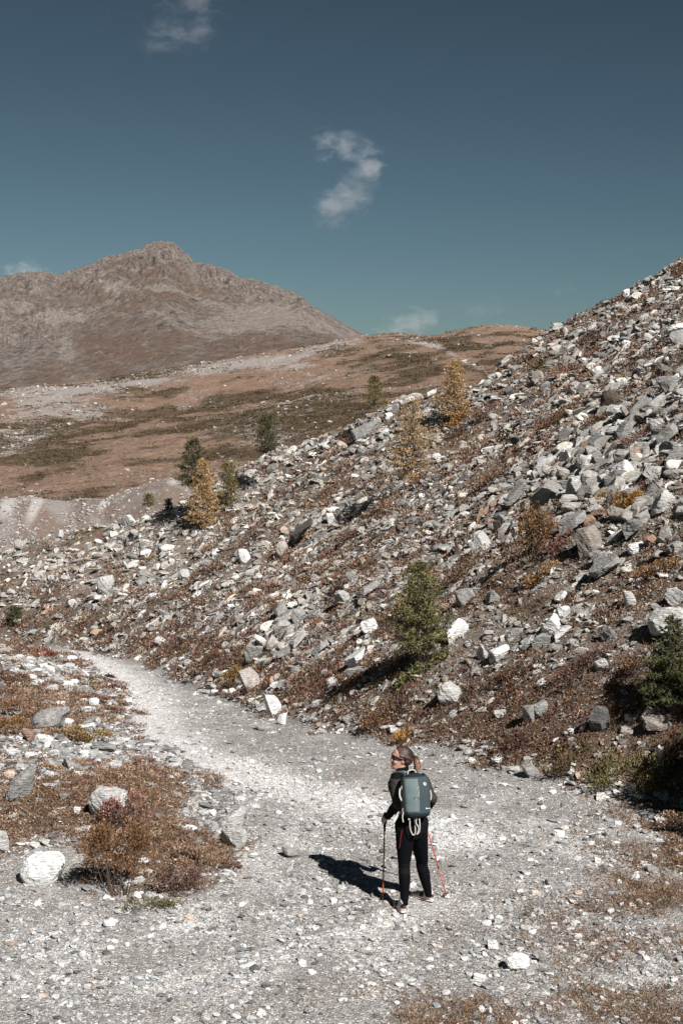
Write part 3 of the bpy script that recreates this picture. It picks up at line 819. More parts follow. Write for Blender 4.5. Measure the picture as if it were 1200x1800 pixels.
    (492, 1086, 26, 20, 'grey', 'wedge', 'grey wedge left of the upper block of the slab heap'),
    (551, 1092, 30, 16, 'grey', 'slab', 'grey slab right of the upper block of the slab heap'),
    (526, 1140, 34, 14, 'pale', 'slab', 'long pale slab slanting through the slab heap'),
    (563, 1150, 34, 12, 'grey', 'slab', 'dark edged slab between the heap and the spruce shadow'),
    (935, 1366, 34, 20, 'grey', 'block', 'grey block lying at the gravel edge right of the hiker'),
    (873, 1344, 20, 14, 'white', 'wedge', 'white pointed stone at the gravel edge right of the hiker'),
    (829, 1341, 14, 7, 'white', 'slab', 'small flat white stone at the gravel edge near the backpack'),
    (905, 1356, 18, 9, 'pale', 'slab', 'pale flat stone between the white pointed stone and the grey block'),
    (932, 1274, 26, 34, 'grey', 'slabup', 'grey upright boulder in the dark heath right of the white and grey boulder'),
    (951, 1258, 36, 22, 'grey', 'block', 'grey boulder leaning on the upright boulder in the dark heath'),
    (880, 1262, 22, 14, 'pale', 'block', 'pale stone in the dark heath left of the upright boulder'),
    (1005, 1316, 16, 22, 'grey', 'slabup', 'grey stone in the shaded heath above the gravel edge'),
    (1162, 1358, 32, 38, 'pale', 'block', 'pale streaked boulder in the deep shade at the lower right bank'),
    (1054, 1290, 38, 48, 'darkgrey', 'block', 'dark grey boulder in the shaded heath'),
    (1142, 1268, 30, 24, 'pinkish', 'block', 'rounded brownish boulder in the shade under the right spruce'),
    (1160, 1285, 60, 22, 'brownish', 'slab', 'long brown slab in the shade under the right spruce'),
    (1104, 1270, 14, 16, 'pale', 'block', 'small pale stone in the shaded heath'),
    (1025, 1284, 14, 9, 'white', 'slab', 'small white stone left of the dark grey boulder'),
    (1096, 1288, 16, 10, 'pale', 'slab', 'small pale stone right of the dark grey boulder'),
    (1057, 1180, 26, 18, 'pale', 'block', 'pale stone in the rust heath left of the right spruce'),
    (986, 1060, 24, 14, 'white', 'slab', 'white slab in the heath under the big rust shrub'),
    (1072, 1470, 20, 9, 'pale', 'slab', 'pale flat stone on the gravel at the right'),
    (1144, 1532, 24, 10, 'grey', 'slab', 'grey flat stone on the gravel at the right frame side'),
    (1117, 1546, 14, 10, 'white', 'round', 'small white stone on the gravel at the right'),
    (982, 1470, 22, 10, 'white', 'slab', 'white flat stone on the gravel right of the hiker'),
    (970, 1556, 22, 9, 'grey', 'slab', 'dark grey flat stone on the gravel right of the pole'),
    (710, 1616, 10, 8, 'white', 'round', 'small white stone touching the heel of the hiker'),
    (876, 1624, 16, 14, 'white', 'block', 'white stone with dark shadow on the gravel right of the hiker'),
    (862, 1616, 12, 9, 'white', 'round', 'little white stone beside the shadowed white stone'),
]
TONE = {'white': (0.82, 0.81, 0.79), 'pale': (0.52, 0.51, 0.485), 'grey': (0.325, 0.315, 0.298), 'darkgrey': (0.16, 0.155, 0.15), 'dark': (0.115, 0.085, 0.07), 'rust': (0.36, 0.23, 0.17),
        'pinkish': (0.44, 0.385, 0.35), 'brownish': (0.33, 0.285, 0.25), 'plate': (0.165, 0.140, 0.125)}
ROCK_VARIANTS = {}
def boulder_shape(kind, seed, sub=4):
    r = np.random.default_rng(seed)
    if kind == 'ball': v, f = rock_shape(sub, seed, 7, 0.9, 0.05, 0.9)
    elif kind == 'round': v, f = rock_shape(sub, seed, 12, 0.72, 0.07, 0.45)
    elif kind in ('slab', 'plate', 'slabup'): v, f = rock_shape(sub, seed, 7, 0.34 if kind != 'slabup' else 0.5, 0.06, -0.25)
    elif kind == 'spike':
        v, f = rock_shape(sub, seed, 9, 0.7, 0.05); k = np.clip(1.05 - (v[:, 2] + 1) / 2, 0.12, 1); v = v * np.stack([k, k, np.ones_like(k)], -1)
    elif kind == 'wedge':
        v, f = rock_shape(sub, seed, 7, 0.55, 0.075, -0.2); v[:, 2] += 0.45 * v[:, 0] * (v[:, 2] > -0.1)
    else: v, f = rock_shape(sub, seed, 7, 0.58, 0.075, -0.25)
    # fine facets and cracks
    v = v * (1 + 0.030 * ridged(v[:, 0] * 5 + seed, v[:, 1] * 5 + v[:, 2] * 6, 2, seed % 53))[:, None]
    lo, hi = v.min(0), v.max(0)
    return (v - (lo + hi) / 2) / ((hi - lo) / 2), f

def rock_thing(name, pos, rot, half, kind, tone, seed, label, group, bury=0.25, sub=4):
    v, f = boulder_shape(kind, seed, sub)
    v = (v * np.asarray(half)) @ np.asarray(rot).T
    v[:, 2] -= v[:, 2].min() + bury * 2 * half[2]
    r = np.random.default_rng(seed + 5)
    t = np.array(tone) * r.uniform(0.92, 1.08)
    tn = np.tile(t, (len(v), 1)) * (1 + 0.10 * fbm(v[:, 0] / half[0] * 1.6 + seed, v[:, 1] / half[1] * 1.6 + v[:, 2] / half[2], 3, 3))[:, None]
    o = mesh_obj(name, v, f, M_ROCK, tint=tn, loc=pos)
    return tag(o, label, name.replace('_', ' '), group)

BOULDER_POS = []
for i, (u, v, w, h, tone, kind, label) in enumerate(BOULDERS):
    p = hit(u, v); dep = project(*p)[2]; s = dep / F
    n = normals(p[:1], p[1:2])[0]
    hw, hh = w * s / 2, h * s / 2
    onslope = slope_t(p[:1], p[1:2])[0] > 0.3
    r_ = np.random.default_rng(5000 + i)
    yaw = r_.normal(0, 0.35)
    # on the bank, slabs follow the ground's fall; on the track they lie level
    rot = frames(np.array([n * (0.5 if onslope else 1) + np.array([0, 0, .6])]), r_, np.array([yaw]), 0.10)[0]
    if kind in ('slab', 'plate', 'wedge') and slope_t(p[:1], p[1:2])[0] > 1.2:
        tilt = Matrix.Rotation(-0.42 if kind != 'plate' else -0.6, 3, 'Y'); rot = np.array(tilt) @ rot
        hw = hw * 1.12; hh = max(hh * 0.75, hw * 0.22)
    if kind == 'plate': hh = hw * 0.16
    q = p + np.array([0, hw * 0.5, 0]); q[2] = near_height(q[:1], q[1:2])[0]
    nm = 'stone' if w * s < 0.22 else ('boulder' if w * s > 0.42 else 'rock')
    bury = 0.16 if not onslope else 0.24
    hz = hh / (1 - bury)
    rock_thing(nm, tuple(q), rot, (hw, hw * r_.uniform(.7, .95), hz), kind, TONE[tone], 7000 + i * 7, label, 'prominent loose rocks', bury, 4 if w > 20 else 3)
    BOULDER_POS.append((q[0], q[1], hw))
BOULDER_POS = np.array(BOULDER_POS)

# --- the scree itself: many thousand blocks, sizes falling off as a power law
def sample_slope(n, r, dmin=9.0, dmax=95.0, amin=-0.40, amax=0.40):
    a = r.uniform(amin, amax, n); d = np.exp(r.uniform(np.log(dmin), np.log(dmax), n))
    return a * d, d
r1 = np.random.default_rng(21)
N0 = 950000
x, y = sample_slope(N0, r1)
t = slope_t(x, y); dc = crest_dist(x, y)
keep = (t > 0.1) & (y < dc + 1.5)
x, y, t = x[keep], y[keep], t[keep]
z = near_height(x, y); hm = heath_mask(x, y, z)
u, v, dep = project(x, y, z)
keep = r1.random(len(x)) > hm * 0.92 + 0.0
x, y, z, t, u, v, dep, hm = [q[keep] for q in (x, y, z, t, u, v, dep, hm)]
spx = 2.45 * (1 - r1.random(len(x))) ** (-1 / 1.62)
chute = fbm((x * 0.93 + y * 0.37) * 0.10, (y * 0.93 - x * 0.37) * 0.42, 4, 401)          # fine and coarse runs down the fall line
spx = spx * np.exp(0.62 * chute)
big = np.exp(-(((u - 1080) / 170) ** 2 + ((v - 860) / 120) ** 2)) + 0.3 * np.exp(-(((u - 1120) / 120) ** 2 + ((v - 720) / 80) ** 2)) + 0.7 * np.exp(-(((u - 500) / 75) ** 2 + ((v - 1120) / 60) ** 2)) + 0.3 * np.exp(-(((u - 840) / 90) ** 2 + ((v - 950) / 60) ** 2))
spx = np.minimum(spx * (0.88 + 0.62 * big) * np.where(u < 420, 0.88, 1.0), 21 + 24 * np.clip(big, 0, 1))
S = spx * dep / F / 2                       # half size in metres
# keep clear of the boulders placed by hand
for (bx, by, bw) in BOULDER_POS:
    m = (np.abs(x - bx) < bw * 0.9 + S * .5) & (np.abs(y - by) < bw * 0.9 + S * .5) & (S > 0.25 * bw)
    S[m] *= 0.3
n = normals(x, y)
yaw = r1.normal(0.35, 0.7, len(x))
rot = frames(n * np.array([0.8, 0.8, 1.0]), r1, yaw, 0.46)
scl = np.stack([S * r1.uniform(.9, 1.5, len(S)), S * r1.uniform(.6, 1.0, len(S)), S * r1.uniform(.20, .66, len(S))], -1)
pos = np.stack([x, y, z], -1) + n * (scl[:, 2] * np.where(u > 850, 0.50, 0.36))[:, None]
tint = rock_tints(len(x), r1, 0.10)
tint = tint * (1 + 0.14 * np.clip((720 - u) / 300, 0, 1))[:, None]
SCREE = dict(x=x, y=y, z=z, S=S, spx=S * 2 * F / dep, u=u, v=v, pos=pos, rot=rot, scl=scl, tint=tint, t=t)
vis = (u > 8) & (u < 1192) & (v < 1500)
order = np.argsort(-np.where(vis, SCREE['spx'], 0))
N_SINGLE = 150
single = order[:N_SINGLE]
# the 150 largest of the scattered blocks are rocks of their own; what they lie beside tells them apart
LANDMARKS = [(738, 1080, 'the green spruce'), (1165, 1165, 'the right hand spruce'), (728, 780, 'the sparse larch'), (799, 690, 'the golden crest larch'), (356, 870, 'the grouped golden larch'),
             (468, 765, 'the dark crest spruce'), (660, 690, 'the olive crest larch'), (930, 930, 'the big rust shrub'), (1090, 872, 'the gold shrub'), (1075, 700, 'the dark round boulder'), (533, 942, 'the dark tilted plate'),
             (430, 978, 'the white faced block'), (496, 1120, 'the slab heap'), (958, 870, 'the flat topped slab'), (1177, 678, 'the big grey block'), (600, 1035, 'the dark red bush'), (644, 758, 'the long crest slab'), (185, 1030, 'the wide pale boulder'),
             (842, 955, 'the tall slanting slab'), (1063, 1005, 'the smooth grey boulder'), (223, 916, 'the white larch boulder'), (1128, 715, 'the split grey boulder'), (1036, 950, 'the brownish boulder'), (1165, 890, 'the pale wedge'), (1190, 590, 'the frame edge slab'),
             (27, 1083, 'the lone juniper'), (600, 942, 'the rust strip of heath'), (1050, 655, 'the bright white stone'), (804, 965, 'the dark pointed stone'), (478, 1237, 'the tall white boulder'), (1063, 945, 'the boulder field'), (1000, 760, 'the open right scree'), (940, 700, 'the upper scree')]
def place_word(du, dv):
    a = math.degrees(math.atan2(-dv, du)) % 360
    return ['right of', 'right and above', 'straight above', 'left and above', 'left of', 'left and below', 'straight below', 'right and below'][int((a + 22.5) // 45) % 8]
used_labels = {}
chosen = []
for k in single:
    uu, vv = SCREE['u'][k], SCREE['v'][k]
    g = SCREE['tint'][k].mean()
    warm = SCREE['tint'][k][0] / SCREE['tint'][k][2]
    tone = 'white' if g > 0.5 else ('rusty' if warm > 1.3 else ('light grey' if g > 0.38 else ('mid grey' if g > 0.28 else 'dark grey')))
    sc = SCREE['scl'][k]; fl = sc[2] / sc[0]
    shp = 'slab' if fl < 0.40 else ('block' if fl < 0.62 else 'chunky lump')
    if SCREE['scl'][k][0] / SCREE['scl'][k][1] > 1.6: shp = 'long ' + shp
    lm = sorted((math.hypot(uu - a, vv - b), a, b, nm) for a, b, nm in LANDMARKS)
    for dist, a, b, nm in lm[:5]:
        near = 'close' if dist < 45 else ('a little way' if dist < 90 else 'some way')
        lab = f"{tone} {shp} of rock, {near} {place_word(uu - a, vv - b)} {nm}"
        if lab not in used_labels: break
    else: continue
    if len(lab.split()) > 16: continue
    used_labels[lab] = k; chosen.append((k, lab))
solo = np.zeros(len(SCREE['x']), bool)
for j, (k, lab) in enumerate(chosen):
    solo[k] = True
    hs = SCREE['scl'][k]
    kind = 'slab' if hs[2] / hs[0] < 0.42 else ('wedge' if j % 4 == 0 else 'block')
    vv_, ff_ = boulder_shape(kind, 9100 + j, 3)
    w = (vv_ * hs) @ SCREE['rot'][k].T
    tn = np.tile(SCREE['tint'][k], (len(w), 1)) * (1 + 0.10 * fbm(vv_[:, 0] * 1.7 + j, vv_[:, 1] * 1.7 + vv_[:, 2], 3, 3))[:, None]
    o = mesh_obj('rock', w, ff_, M_ROCK, tint=tn, loc=tuple(SCREE['pos'][k]))
    tag(o, lab, 'rock', 'larger blocks of the scree slope')

rest = np.nonzero(~solo & (SCREE['S'] > 0))[0]
spx_r = SCREE['spx'][rest]
parts_v, parts_f, parts_t, base = [], [], [], 0
for shapes, m in ((MID, spx_r > 16), (LOW, (spx_r <= 16) & (spx_r > 8)), (HULLS, spx_r <= 8)):
    q = rest[m]
    vv_, ff_, tt_ = instance_mesh(shapes, rng.integers(0, len(shapes), len(q)), SCREE['pos'][q], SCREE['rot'][q], SCREE['scl'][q], SCREE['tint'][q])
    parts_v.append(vv_); parts_f.append(ff_ + base); parts_t.append(tt_); base += len(vv_)
print('scree blocks', len(rest), 'tris', sum(len(f) for f in parts_f))
o = mesh_obj('scree_rubble', np.concatenate(parts_v), np.concatenate(parts_f), M_ROCK, tint=np.concatenate(parts_t))
tag(o, 'grey angular rubble covering the steep scree slope', 'scree', kind='stuff')

# --- loose gravel on the track and on the mound
r2 = np.random.default_rng(33)
a = r2.uniform(-0.38, 0.38, 600000); iv = r2.uniform(1 / 62.0, 1 / 9.3, len(a)); y = 1 / iv; x = a * y
t = slope_t(x, y)
keep = t < 0.5; x, y, t = x[keep], y[keep], t[keep]
trk = on_track(x, y); pl = pale_mask(x, y)
z = near_height(x, y)
u, v, dep = project(x, y, z)
patch = fbm(x * 0.8 + y * 0.2, y * 0.5, 4, 141)
hmm = heath_mask(x, y, z)
prob = np.where(trk, 0.40 + 0.45 * pl + 0.42 * patch, np.clip(0.75 - 0.75 * hmm, 0.10, 1))
keep = r2.random(len(x)) < prob
x, y, z, dep, trk, pl, u, v = [q[keep] for q in (x, y, z, dep, trk, pl, u, v)]
spx = 1.9 * (1 - r2.random(len(x))) ** (-1 / 2.25)
spx = np.minimum(spx * np.where(trk, np.clip(1.12 - (y - 13) * 0.05, 0.62, 1.1), 1.5), np.where(trk, 17, 26))
S = np.minimum(spx * dep / F / 2, np.where(trk, 0.055, 0.2))
nn = np.tile(np.array([[0., 0., 1.]]), (len(x), 1))
rot = frames(nn, r2, None, 0.22)
scl = np.stack([S * r2.uniform(.9, 1.4, len(S)), S * r2.uniform(.7, 1.05, len(S)), S * r2.uniform(.30, .65, len(S))], -1)
g = np.clip(r2.normal(0.36, 0.10, len(S)), 0.14, 0.62)
white = r2.random(len(S)) < np.where(trk, 0.33 + 0.46 * pl, 0.26)
g = np.where(white, r2.uniform(0.58, 0.80, len(S)), g)
wm = r2.normal(0.02, 0.03, len(S))
tint = np.stack([g * (1 + wm), g, g * (1 - wm)], -1)
rs = r2.random(len(S)) < 0.02; tint[rs] *= np.array([1, .8, .68])
pos = np.stack([x, y, z + scl[:, 2] * 0.35], -1)
bigm = spx > 9
vv1, ff1, tt1 = instance_mesh(HULLS, r2.integers(0, len(HULLS), (~bigm).sum()), pos[~bigm], rot[~bigm], scl[~bigm], tint[~bigm])
vv2, ff2, tt2 = instance_mesh(LOW, r2.integers(0, len(LOW), bigm.sum()), pos[bigm], rot[bigm], scl[bigm], tint[bigm])
print('gravel stones', len(S), 'tris', len(ff1) + len(ff2))
o = mesh_obj('gravel', np.concatenate([vv1, vv2]), np.concatenate([ff1, ff2 + len(vv1)]), M_ROCK, tint=np.concatenate([tt1, tt2]))
tag(o, 'loose white and grey gravel strewn over track and mound', 'gravel', kind='stuff')

# --- stones on the far hillside and moraine
def far_stones(n, f, dmin, dmax, seed, amin, amax, pmask, size_px, name, label, smax):
    r = np.random.default_rng(seed)
    a = r.uniform(amin, amax, n); d = 1 / r.uniform(1 / dmax, 1 / dmin, n); x, y = a * d, d
    keep = r.random(n) < pmask(x, y); x, y = x[keep], y[keep]
    z = f(x, y); dep = project(x, y, z)[2]
    S = np.minimum(size_px * (1 - r.random(len(x))) ** (-1 / 2.4), smax) * dep / F / 2
    nn = np.tile(np.array([[0., 0., 1.]]), (len(x), 1))
    rot = frames(nn, r, None, 0.3)
    scl = np.stack([S * r.uniform(1.0, 1.5, len(S)), S * r.uniform(.7, 1.05, len(S)), S * r.uniform(.5, .8, len(S))], -1)
    g = r.uniform(0.26, 0.54, len(S)); tint = np.stack([g * 1.03, g * .98, g * .93], -1)
    vv, ff, tt = instance_mesh(HULLS, r.integers(0, len(HULLS), len(S)), np.stack([x, y, z + scl[:, 2] * .3], -1), rot, scl, tint)
    print(name, len(S))
    tag(mesh_obj(name, vv, ff, M_ROCK, tint=tt), label, 'stones', kind='stuff')
far_stones(60000, hill_height, 175, 900, 71, -0.30, 0.22, lambda x, y: np.clip(hill_masks(x, y, hill_height(x, y, False))[1] * 1.5 - 0.22, 0.03, 1) * 0.80, 1.35, 'hillside_stones', 'pale stones dotted over the russet hillside', 9)
far_stones(60000, moraine_height, 122, 152, 73, -0.28, 0.02, lambda x, y: np.clip(0.35 + (145 - y) / 30 + .5 * fbm(x / 4, y / 8, 3, 9), .1, 1), 1.9, 'moraine_stones', 'pale stones on the grey moraine bank', 9)
# ------------------------------------------------------------------ leaves, heath, grass, shrubs
def unit(v): return v / (np.linalg.norm(v, axis=-1, keepdims=True) + 1e-9)

def leaf_quads(base, direc, length, width, r, bend=0.0):
    """kite-shaped leaves: base point, direction, length and width arrays -> verts, quads"""
    n = len(base); d = unit(direc)
    side = unit(np.cross(d, r.normal(size=(n, 3))))
    L = np.broadcast_to(length, (n,))[:, None]; W = np.broadcast_to(width, (n,))[:, None]
    mid = base + d * L * 0.55
    tip = base + d * L
    if bend: tip = tip - np.array([0, 0, 1.0]) * L * bend
    v = np.stack([base, mid - side * W / 2, tip, mid + side * W / 2], 1).reshape(-1, 3)
    f = np.arange(n * 4).reshape(n, 4)
    return v, f
def tube_mesh(paths, radii, seg=5):
    """paths: list of (k,3) arrays with (k,) radii -> one mesh of tapered tubes"""
    vs, fs, base = [], [], 0
    ang = np.linspace(0, 2 * np.pi, seg, endpoint=False)
    for p, rr in zip(paths, radii):
        p = np.asarray(p, float); k = len(p)
        tg = unit(np.gradient(p, axis=0)); ref = np.where(np.abs(tg[:, 2:3]) > .9, np.array([[1., 0, 0]]), np.array([[0., 0, 1.]]))
        a = unit(np.cross(tg, ref)); b = np.cross(tg, a)
        ring = p[:, None] + (np.cos(ang)[None, :, None] * a[:, None] + np.sin(ang)[None, :, None] * b[:, None]) * np.asarray(rr)[:, None, None]
        vs.append(ring.reshape(-1, 3))
        i = np.arange(k - 1)[:, None] * seg; j = np.arange(seg)[None]; j2 = (j + 1) % seg
        fs.append(np.stack([i + j, i + j2, i + seg + j2, i + seg + j], -1).reshape(-1, 4) + base)
        base += k * seg
    return np.concatenate(vs), np.concatenate(fs)

RUST = np.array([(0.150, 0.078, 0.044), (0.105, 0.060, 0.038), (0.20, 0.110, 0.060), (0.070, 0.044, 0.030), (0.19, 0.125, 0.078), (0.125, 0.062, 0.044)])
OLIVE = np.array([(0.085, 0.080, 0.030), (0.12, 0.095, 0.036), (0.16, 0.115, 0.045), (0.06, 0.060, 0.025)])
GOLD = np.array([(0.34, 0.185, 0.048), (0.27, 0.14, 0.04), (0.40, 0.235, 0.07), (0.20, 0.10, 0.035)])
STRAW = np.array([(0.27, 0.185, 0.125), (0.20, 0.125, 0.085), (0.155, 0.085, 0.060), (0.33, 0.25, 0.175)])
MAROON = np.array([(0.110, 0.056, 0.044), (0.075, 0.042, 0.034), (0.135, 0.074, 0.056), (0.18, 0.11, 0.08)])
PINKISH = np.array([(0.22, 0.115, 0.090), (0.17, 0.085, 0.065), (0.27, 0.16, 0.12), (0.13, 0.07, 0.05)])
def pick(pal, n, r): return pal[r.integers(0, len(pal), n)] * r.uniform(0.75, 1.25, (n, 1))

# heath: low clumps of small leaves over the bank, the foot of the slope and the mound
r3 = np.random.default_rng(55)
def heath(n, leaves, seed):
    r = np.random.default_rng(seed)
    a = r.uniform(-0.39, 0.39, n); d = np.exp(r.uniform(np.log(9.5), np.log(75), n)); x, y = a * d, d
    keep = (y < crest_dist(x, y) + .5); x, y = x[keep], y[keep]
    z = near_height(x, y); hm = heath_mask(x, y, z); t = slope_t(x, y)
    tr = on_track(x, y) & (t < 0.3)
    keep = (r.random(len(x)) < np.clip((hm - 0.12) * 1.35, 0, 1)) & ~tr
    x, y, z, hm, t = x[keep], y[keep], z[keep], hm[keep], t[keep]
    u, v, dep = project(x, y, z); m = len(x)
    rad = r.uniform(7, 15, m) * dep / F * np.where(t < 0.2, 0.9, 1.0)
    rad = np.minimum(rad, 0.42)
    hgt = rad * r.uniform(0.5, 1.1, m) * np.where(t < 0.2, 0.75, 1.0)
    # palette by slow noise so that neighbouring clumps match
    pn = fbm(x * .35, y * .35, 3, 201) + 0.35 * r.normal(size=m)
    P_ = np.zeros((m, 3))
    for pal, lo, hi in ((OLIVE, -9, -0.75), (MAROON, -0.75, -0.35), (RUST, -0.35, 0.55), (PINKISH, 0.55, 0.85), (STRAW, 0.85, 9)):
        q = (pn >= lo) & (pn < hi); P_[q] = pick(pal, q.sum(), r)
    q = (t < 0.2) & (r.random(m) < 0.55); P_[q] = pick(STRAW, q.sum(), r)
    q = (t > 2.5) & (r.random(m) < 0.40); P_[q] = pick(STRAW, q.sum(), r)
    dk = np.exp(-(((u - 1080) / 170) ** 2 + ((v - 1370) / 45) ** 2))            # leafy green edge at the lower right
    gq = r.random(m) < dk * 0.9; P_[gq] = pick(np.array([(0.07, 0.075, 0.022), (0.13, 0.115, 0.04), (0.05, 0.05, 0.02), (0.20, 0.16, 0.07)]), gq.sum(), r)
    k = leaves
    th = r.uniform(0, 2 * np.pi, (m, k)); rr = np.sqrt(r.random((m, k))); hh = r.random((m, k)) ** 0.7 * np.sqrt(np.clip(1 - rr ** 2 * .8, 0, 1))
    bx = x[:, None] + np.cos(th) * rr * rad[:, None]; by = y[:, None] + np.sin(th) * rr * rad[:, None]
    bz = near_height(bx.ravel(), by.ravel(), False).reshape(m, k) + hh * hgt[:, None]
    base = np.stack([bx, by, bz], -1).reshape(-1, 3)
    dirs = np.stack([np.cos(th) * rr * .9, np.sin(th) * rr * .9, r.uniform(0.15, 1.1, (m, k))], -1).reshape(-1, 3) + 0.35 * r.normal(size=(m * k, 3))
    ln = (r.uniform(2.6, 5.4, (m, k)) * dep[:, None] / F).ravel(); ln = np.minimum(ln, 0.11)
    vv, ff = leaf_quads(base, dirs, ln, ln * r.uniform(0.35, 0.7, m * k), r)
    tt = np.repeat(P_, k, 0) * r.uniform(0.7, 1.28, (m * k, 1))
    return vv, ff, np.repeat(tt, 4, 0)
vv, ff, tt = heath(47000, 26, 61)
print('heath leaves', len(ff))
tag(mesh_obj('heath', vv, ff, M_LEAF, tint=tt), 'low rust and maroon heath covering the bank and the gaps in the scree', 'heath', kind='stuff')

# dry grass on the mound, the right gravel edge and among the stones
def grass(seed, n, blades):
    r = np.random.default_rng(seed)
    a = r.uniform(-0.37, 0.37, n); iv = r.uniform(1 / 50., 1 / 9.5, n); y = 1 / iv; x = a * y
    z = near_height(x, y); t = slope_t(x, y); u, v, dep = project(x, y, z)
    tr = on_track(x, y) & (t < .3); hm = heath_mask(x, y, z)
    g = np.where(tr, 0, np.where(t < .2, hm * 0.9, 0.16))
    # the grassy fringe at the right and bottom of the gravel
    fr = fringe(x, y, z)
    g = np.where(tr, fr * 1.0, np.maximum(g, fr * .5))
    keep = r.random(n) < g
    x, y, z, dep, t = x[keep], y[keep], z[keep], dep[keep], t[keep]; m = len(x); k = blades
    P_ = pick(STRAW, m, r); q = r.random(m) < 0.45; P_[q] = pick(RUST, q.sum(), r); q = r.random(m) < 0.12; P_[q] = pick(OLIVE, q.sum(), r)
    s = np.minimum(dep / F, 0.010)
    base = np.stack([np.repeat(x, k) + r.normal(0, 1, m * k) * np.repeat(s, k) * 6, np.repeat(y, k) + r.normal(0, 1, m * k) * np.repeat(s, k) * 6, np.repeat(z, k)], -1)
    base[:, 2] = near_height(base[:, 0], base[:, 1]) - 0.005
    dirs = np.stack([r.normal(0, .6, m * k), r.normal(0, .6, m * k), r.uniform(.25, 1.0, m * k)], -1)
    ln = np.repeat(s, k) * r.uniform(6, 15, m * k)
    vv, ff = leaf_quads(base, dirs, ln, np.repeat(s, k) * r.uniform(.8, 1.5, m * k), r, 0.25)
    tt = np.repeat(P_, k, 0) * r.uniform(.7, 1.35, (m * k, 1))
    return vv, ff, np.repeat(tt, 4, 0)
vv, ff, tt = grass(81, 119000, 9)
print('grass blades', len(ff))
tag(mesh_obj('dry_grass', vv, ff, M_LEAF, tint=tt), 'dry straw and rust coloured grass on the mound and gravel edges', 'grass', kind='stuff')

# dark shrub mats on the far hillside
r = np.random.default_rng(91)
n = 42000; a = r.uniform(-0.30, 0.22, n); d = 1 / r.uniform(1 / 800., 1 / 180., n); x, y = a * d, d
zz = hill_height(x, y, False); sh, stn = hill_masks(x, y, zz)
keep = r.random(n) < np.clip((sh - 0.38) * 2.4, 0.015, 0.95); x, y = x[keep], y[keep]; z = hill_height(x, y); dep = project(x, y, z)[2]; m = len(x); k = 9
rad = r.uniform(1.6, 5.0, m) * dep / F
th = r.uniform(0, 2 * np.pi, (m, k)); rr = np.sqrt(r.random((m, k)))
base = np.stack([x[:, None] + np.cos(th) * rr * rad[:, None] * 1.5, y[:, None] + np.sin(th) * rr * rad[:, None], z[:, None] + r.uniform(-.1, .35, (m, k)) * rad[:, None]], -1).reshape(-1, 3)
dirs = np.stack([np.cos(th) * .8, np.sin(th) * .8, r.uniform(.1, .8, (m, k))], -1).reshape(-1, 3)
ln = (r.uniform(1.4, 3.0, (m, k)) * dep[:, None] / F).ravel()
vv, ff = leaf_quads(base, dirs, ln, ln * .8, r)
P_ = pick(np.array([(0.060, 0.045, 0.024), (0.085, 0.055, 0.030), (0.050, 0.046, 0.022), (0.115, 0.068, 0.040)]), m, r)
tt = np.repeat(np.repeat(P_, k, 0) * r.uniform(.7, 1.3, (m * k, 1)), 4, 0)
tag(mesh_obj('shrub_mats', vv, ff, M_LEAF, tint=tt), 'dark mats of low shrubs spotted over the russet hillside', 'shrub mats', kind='stuff')

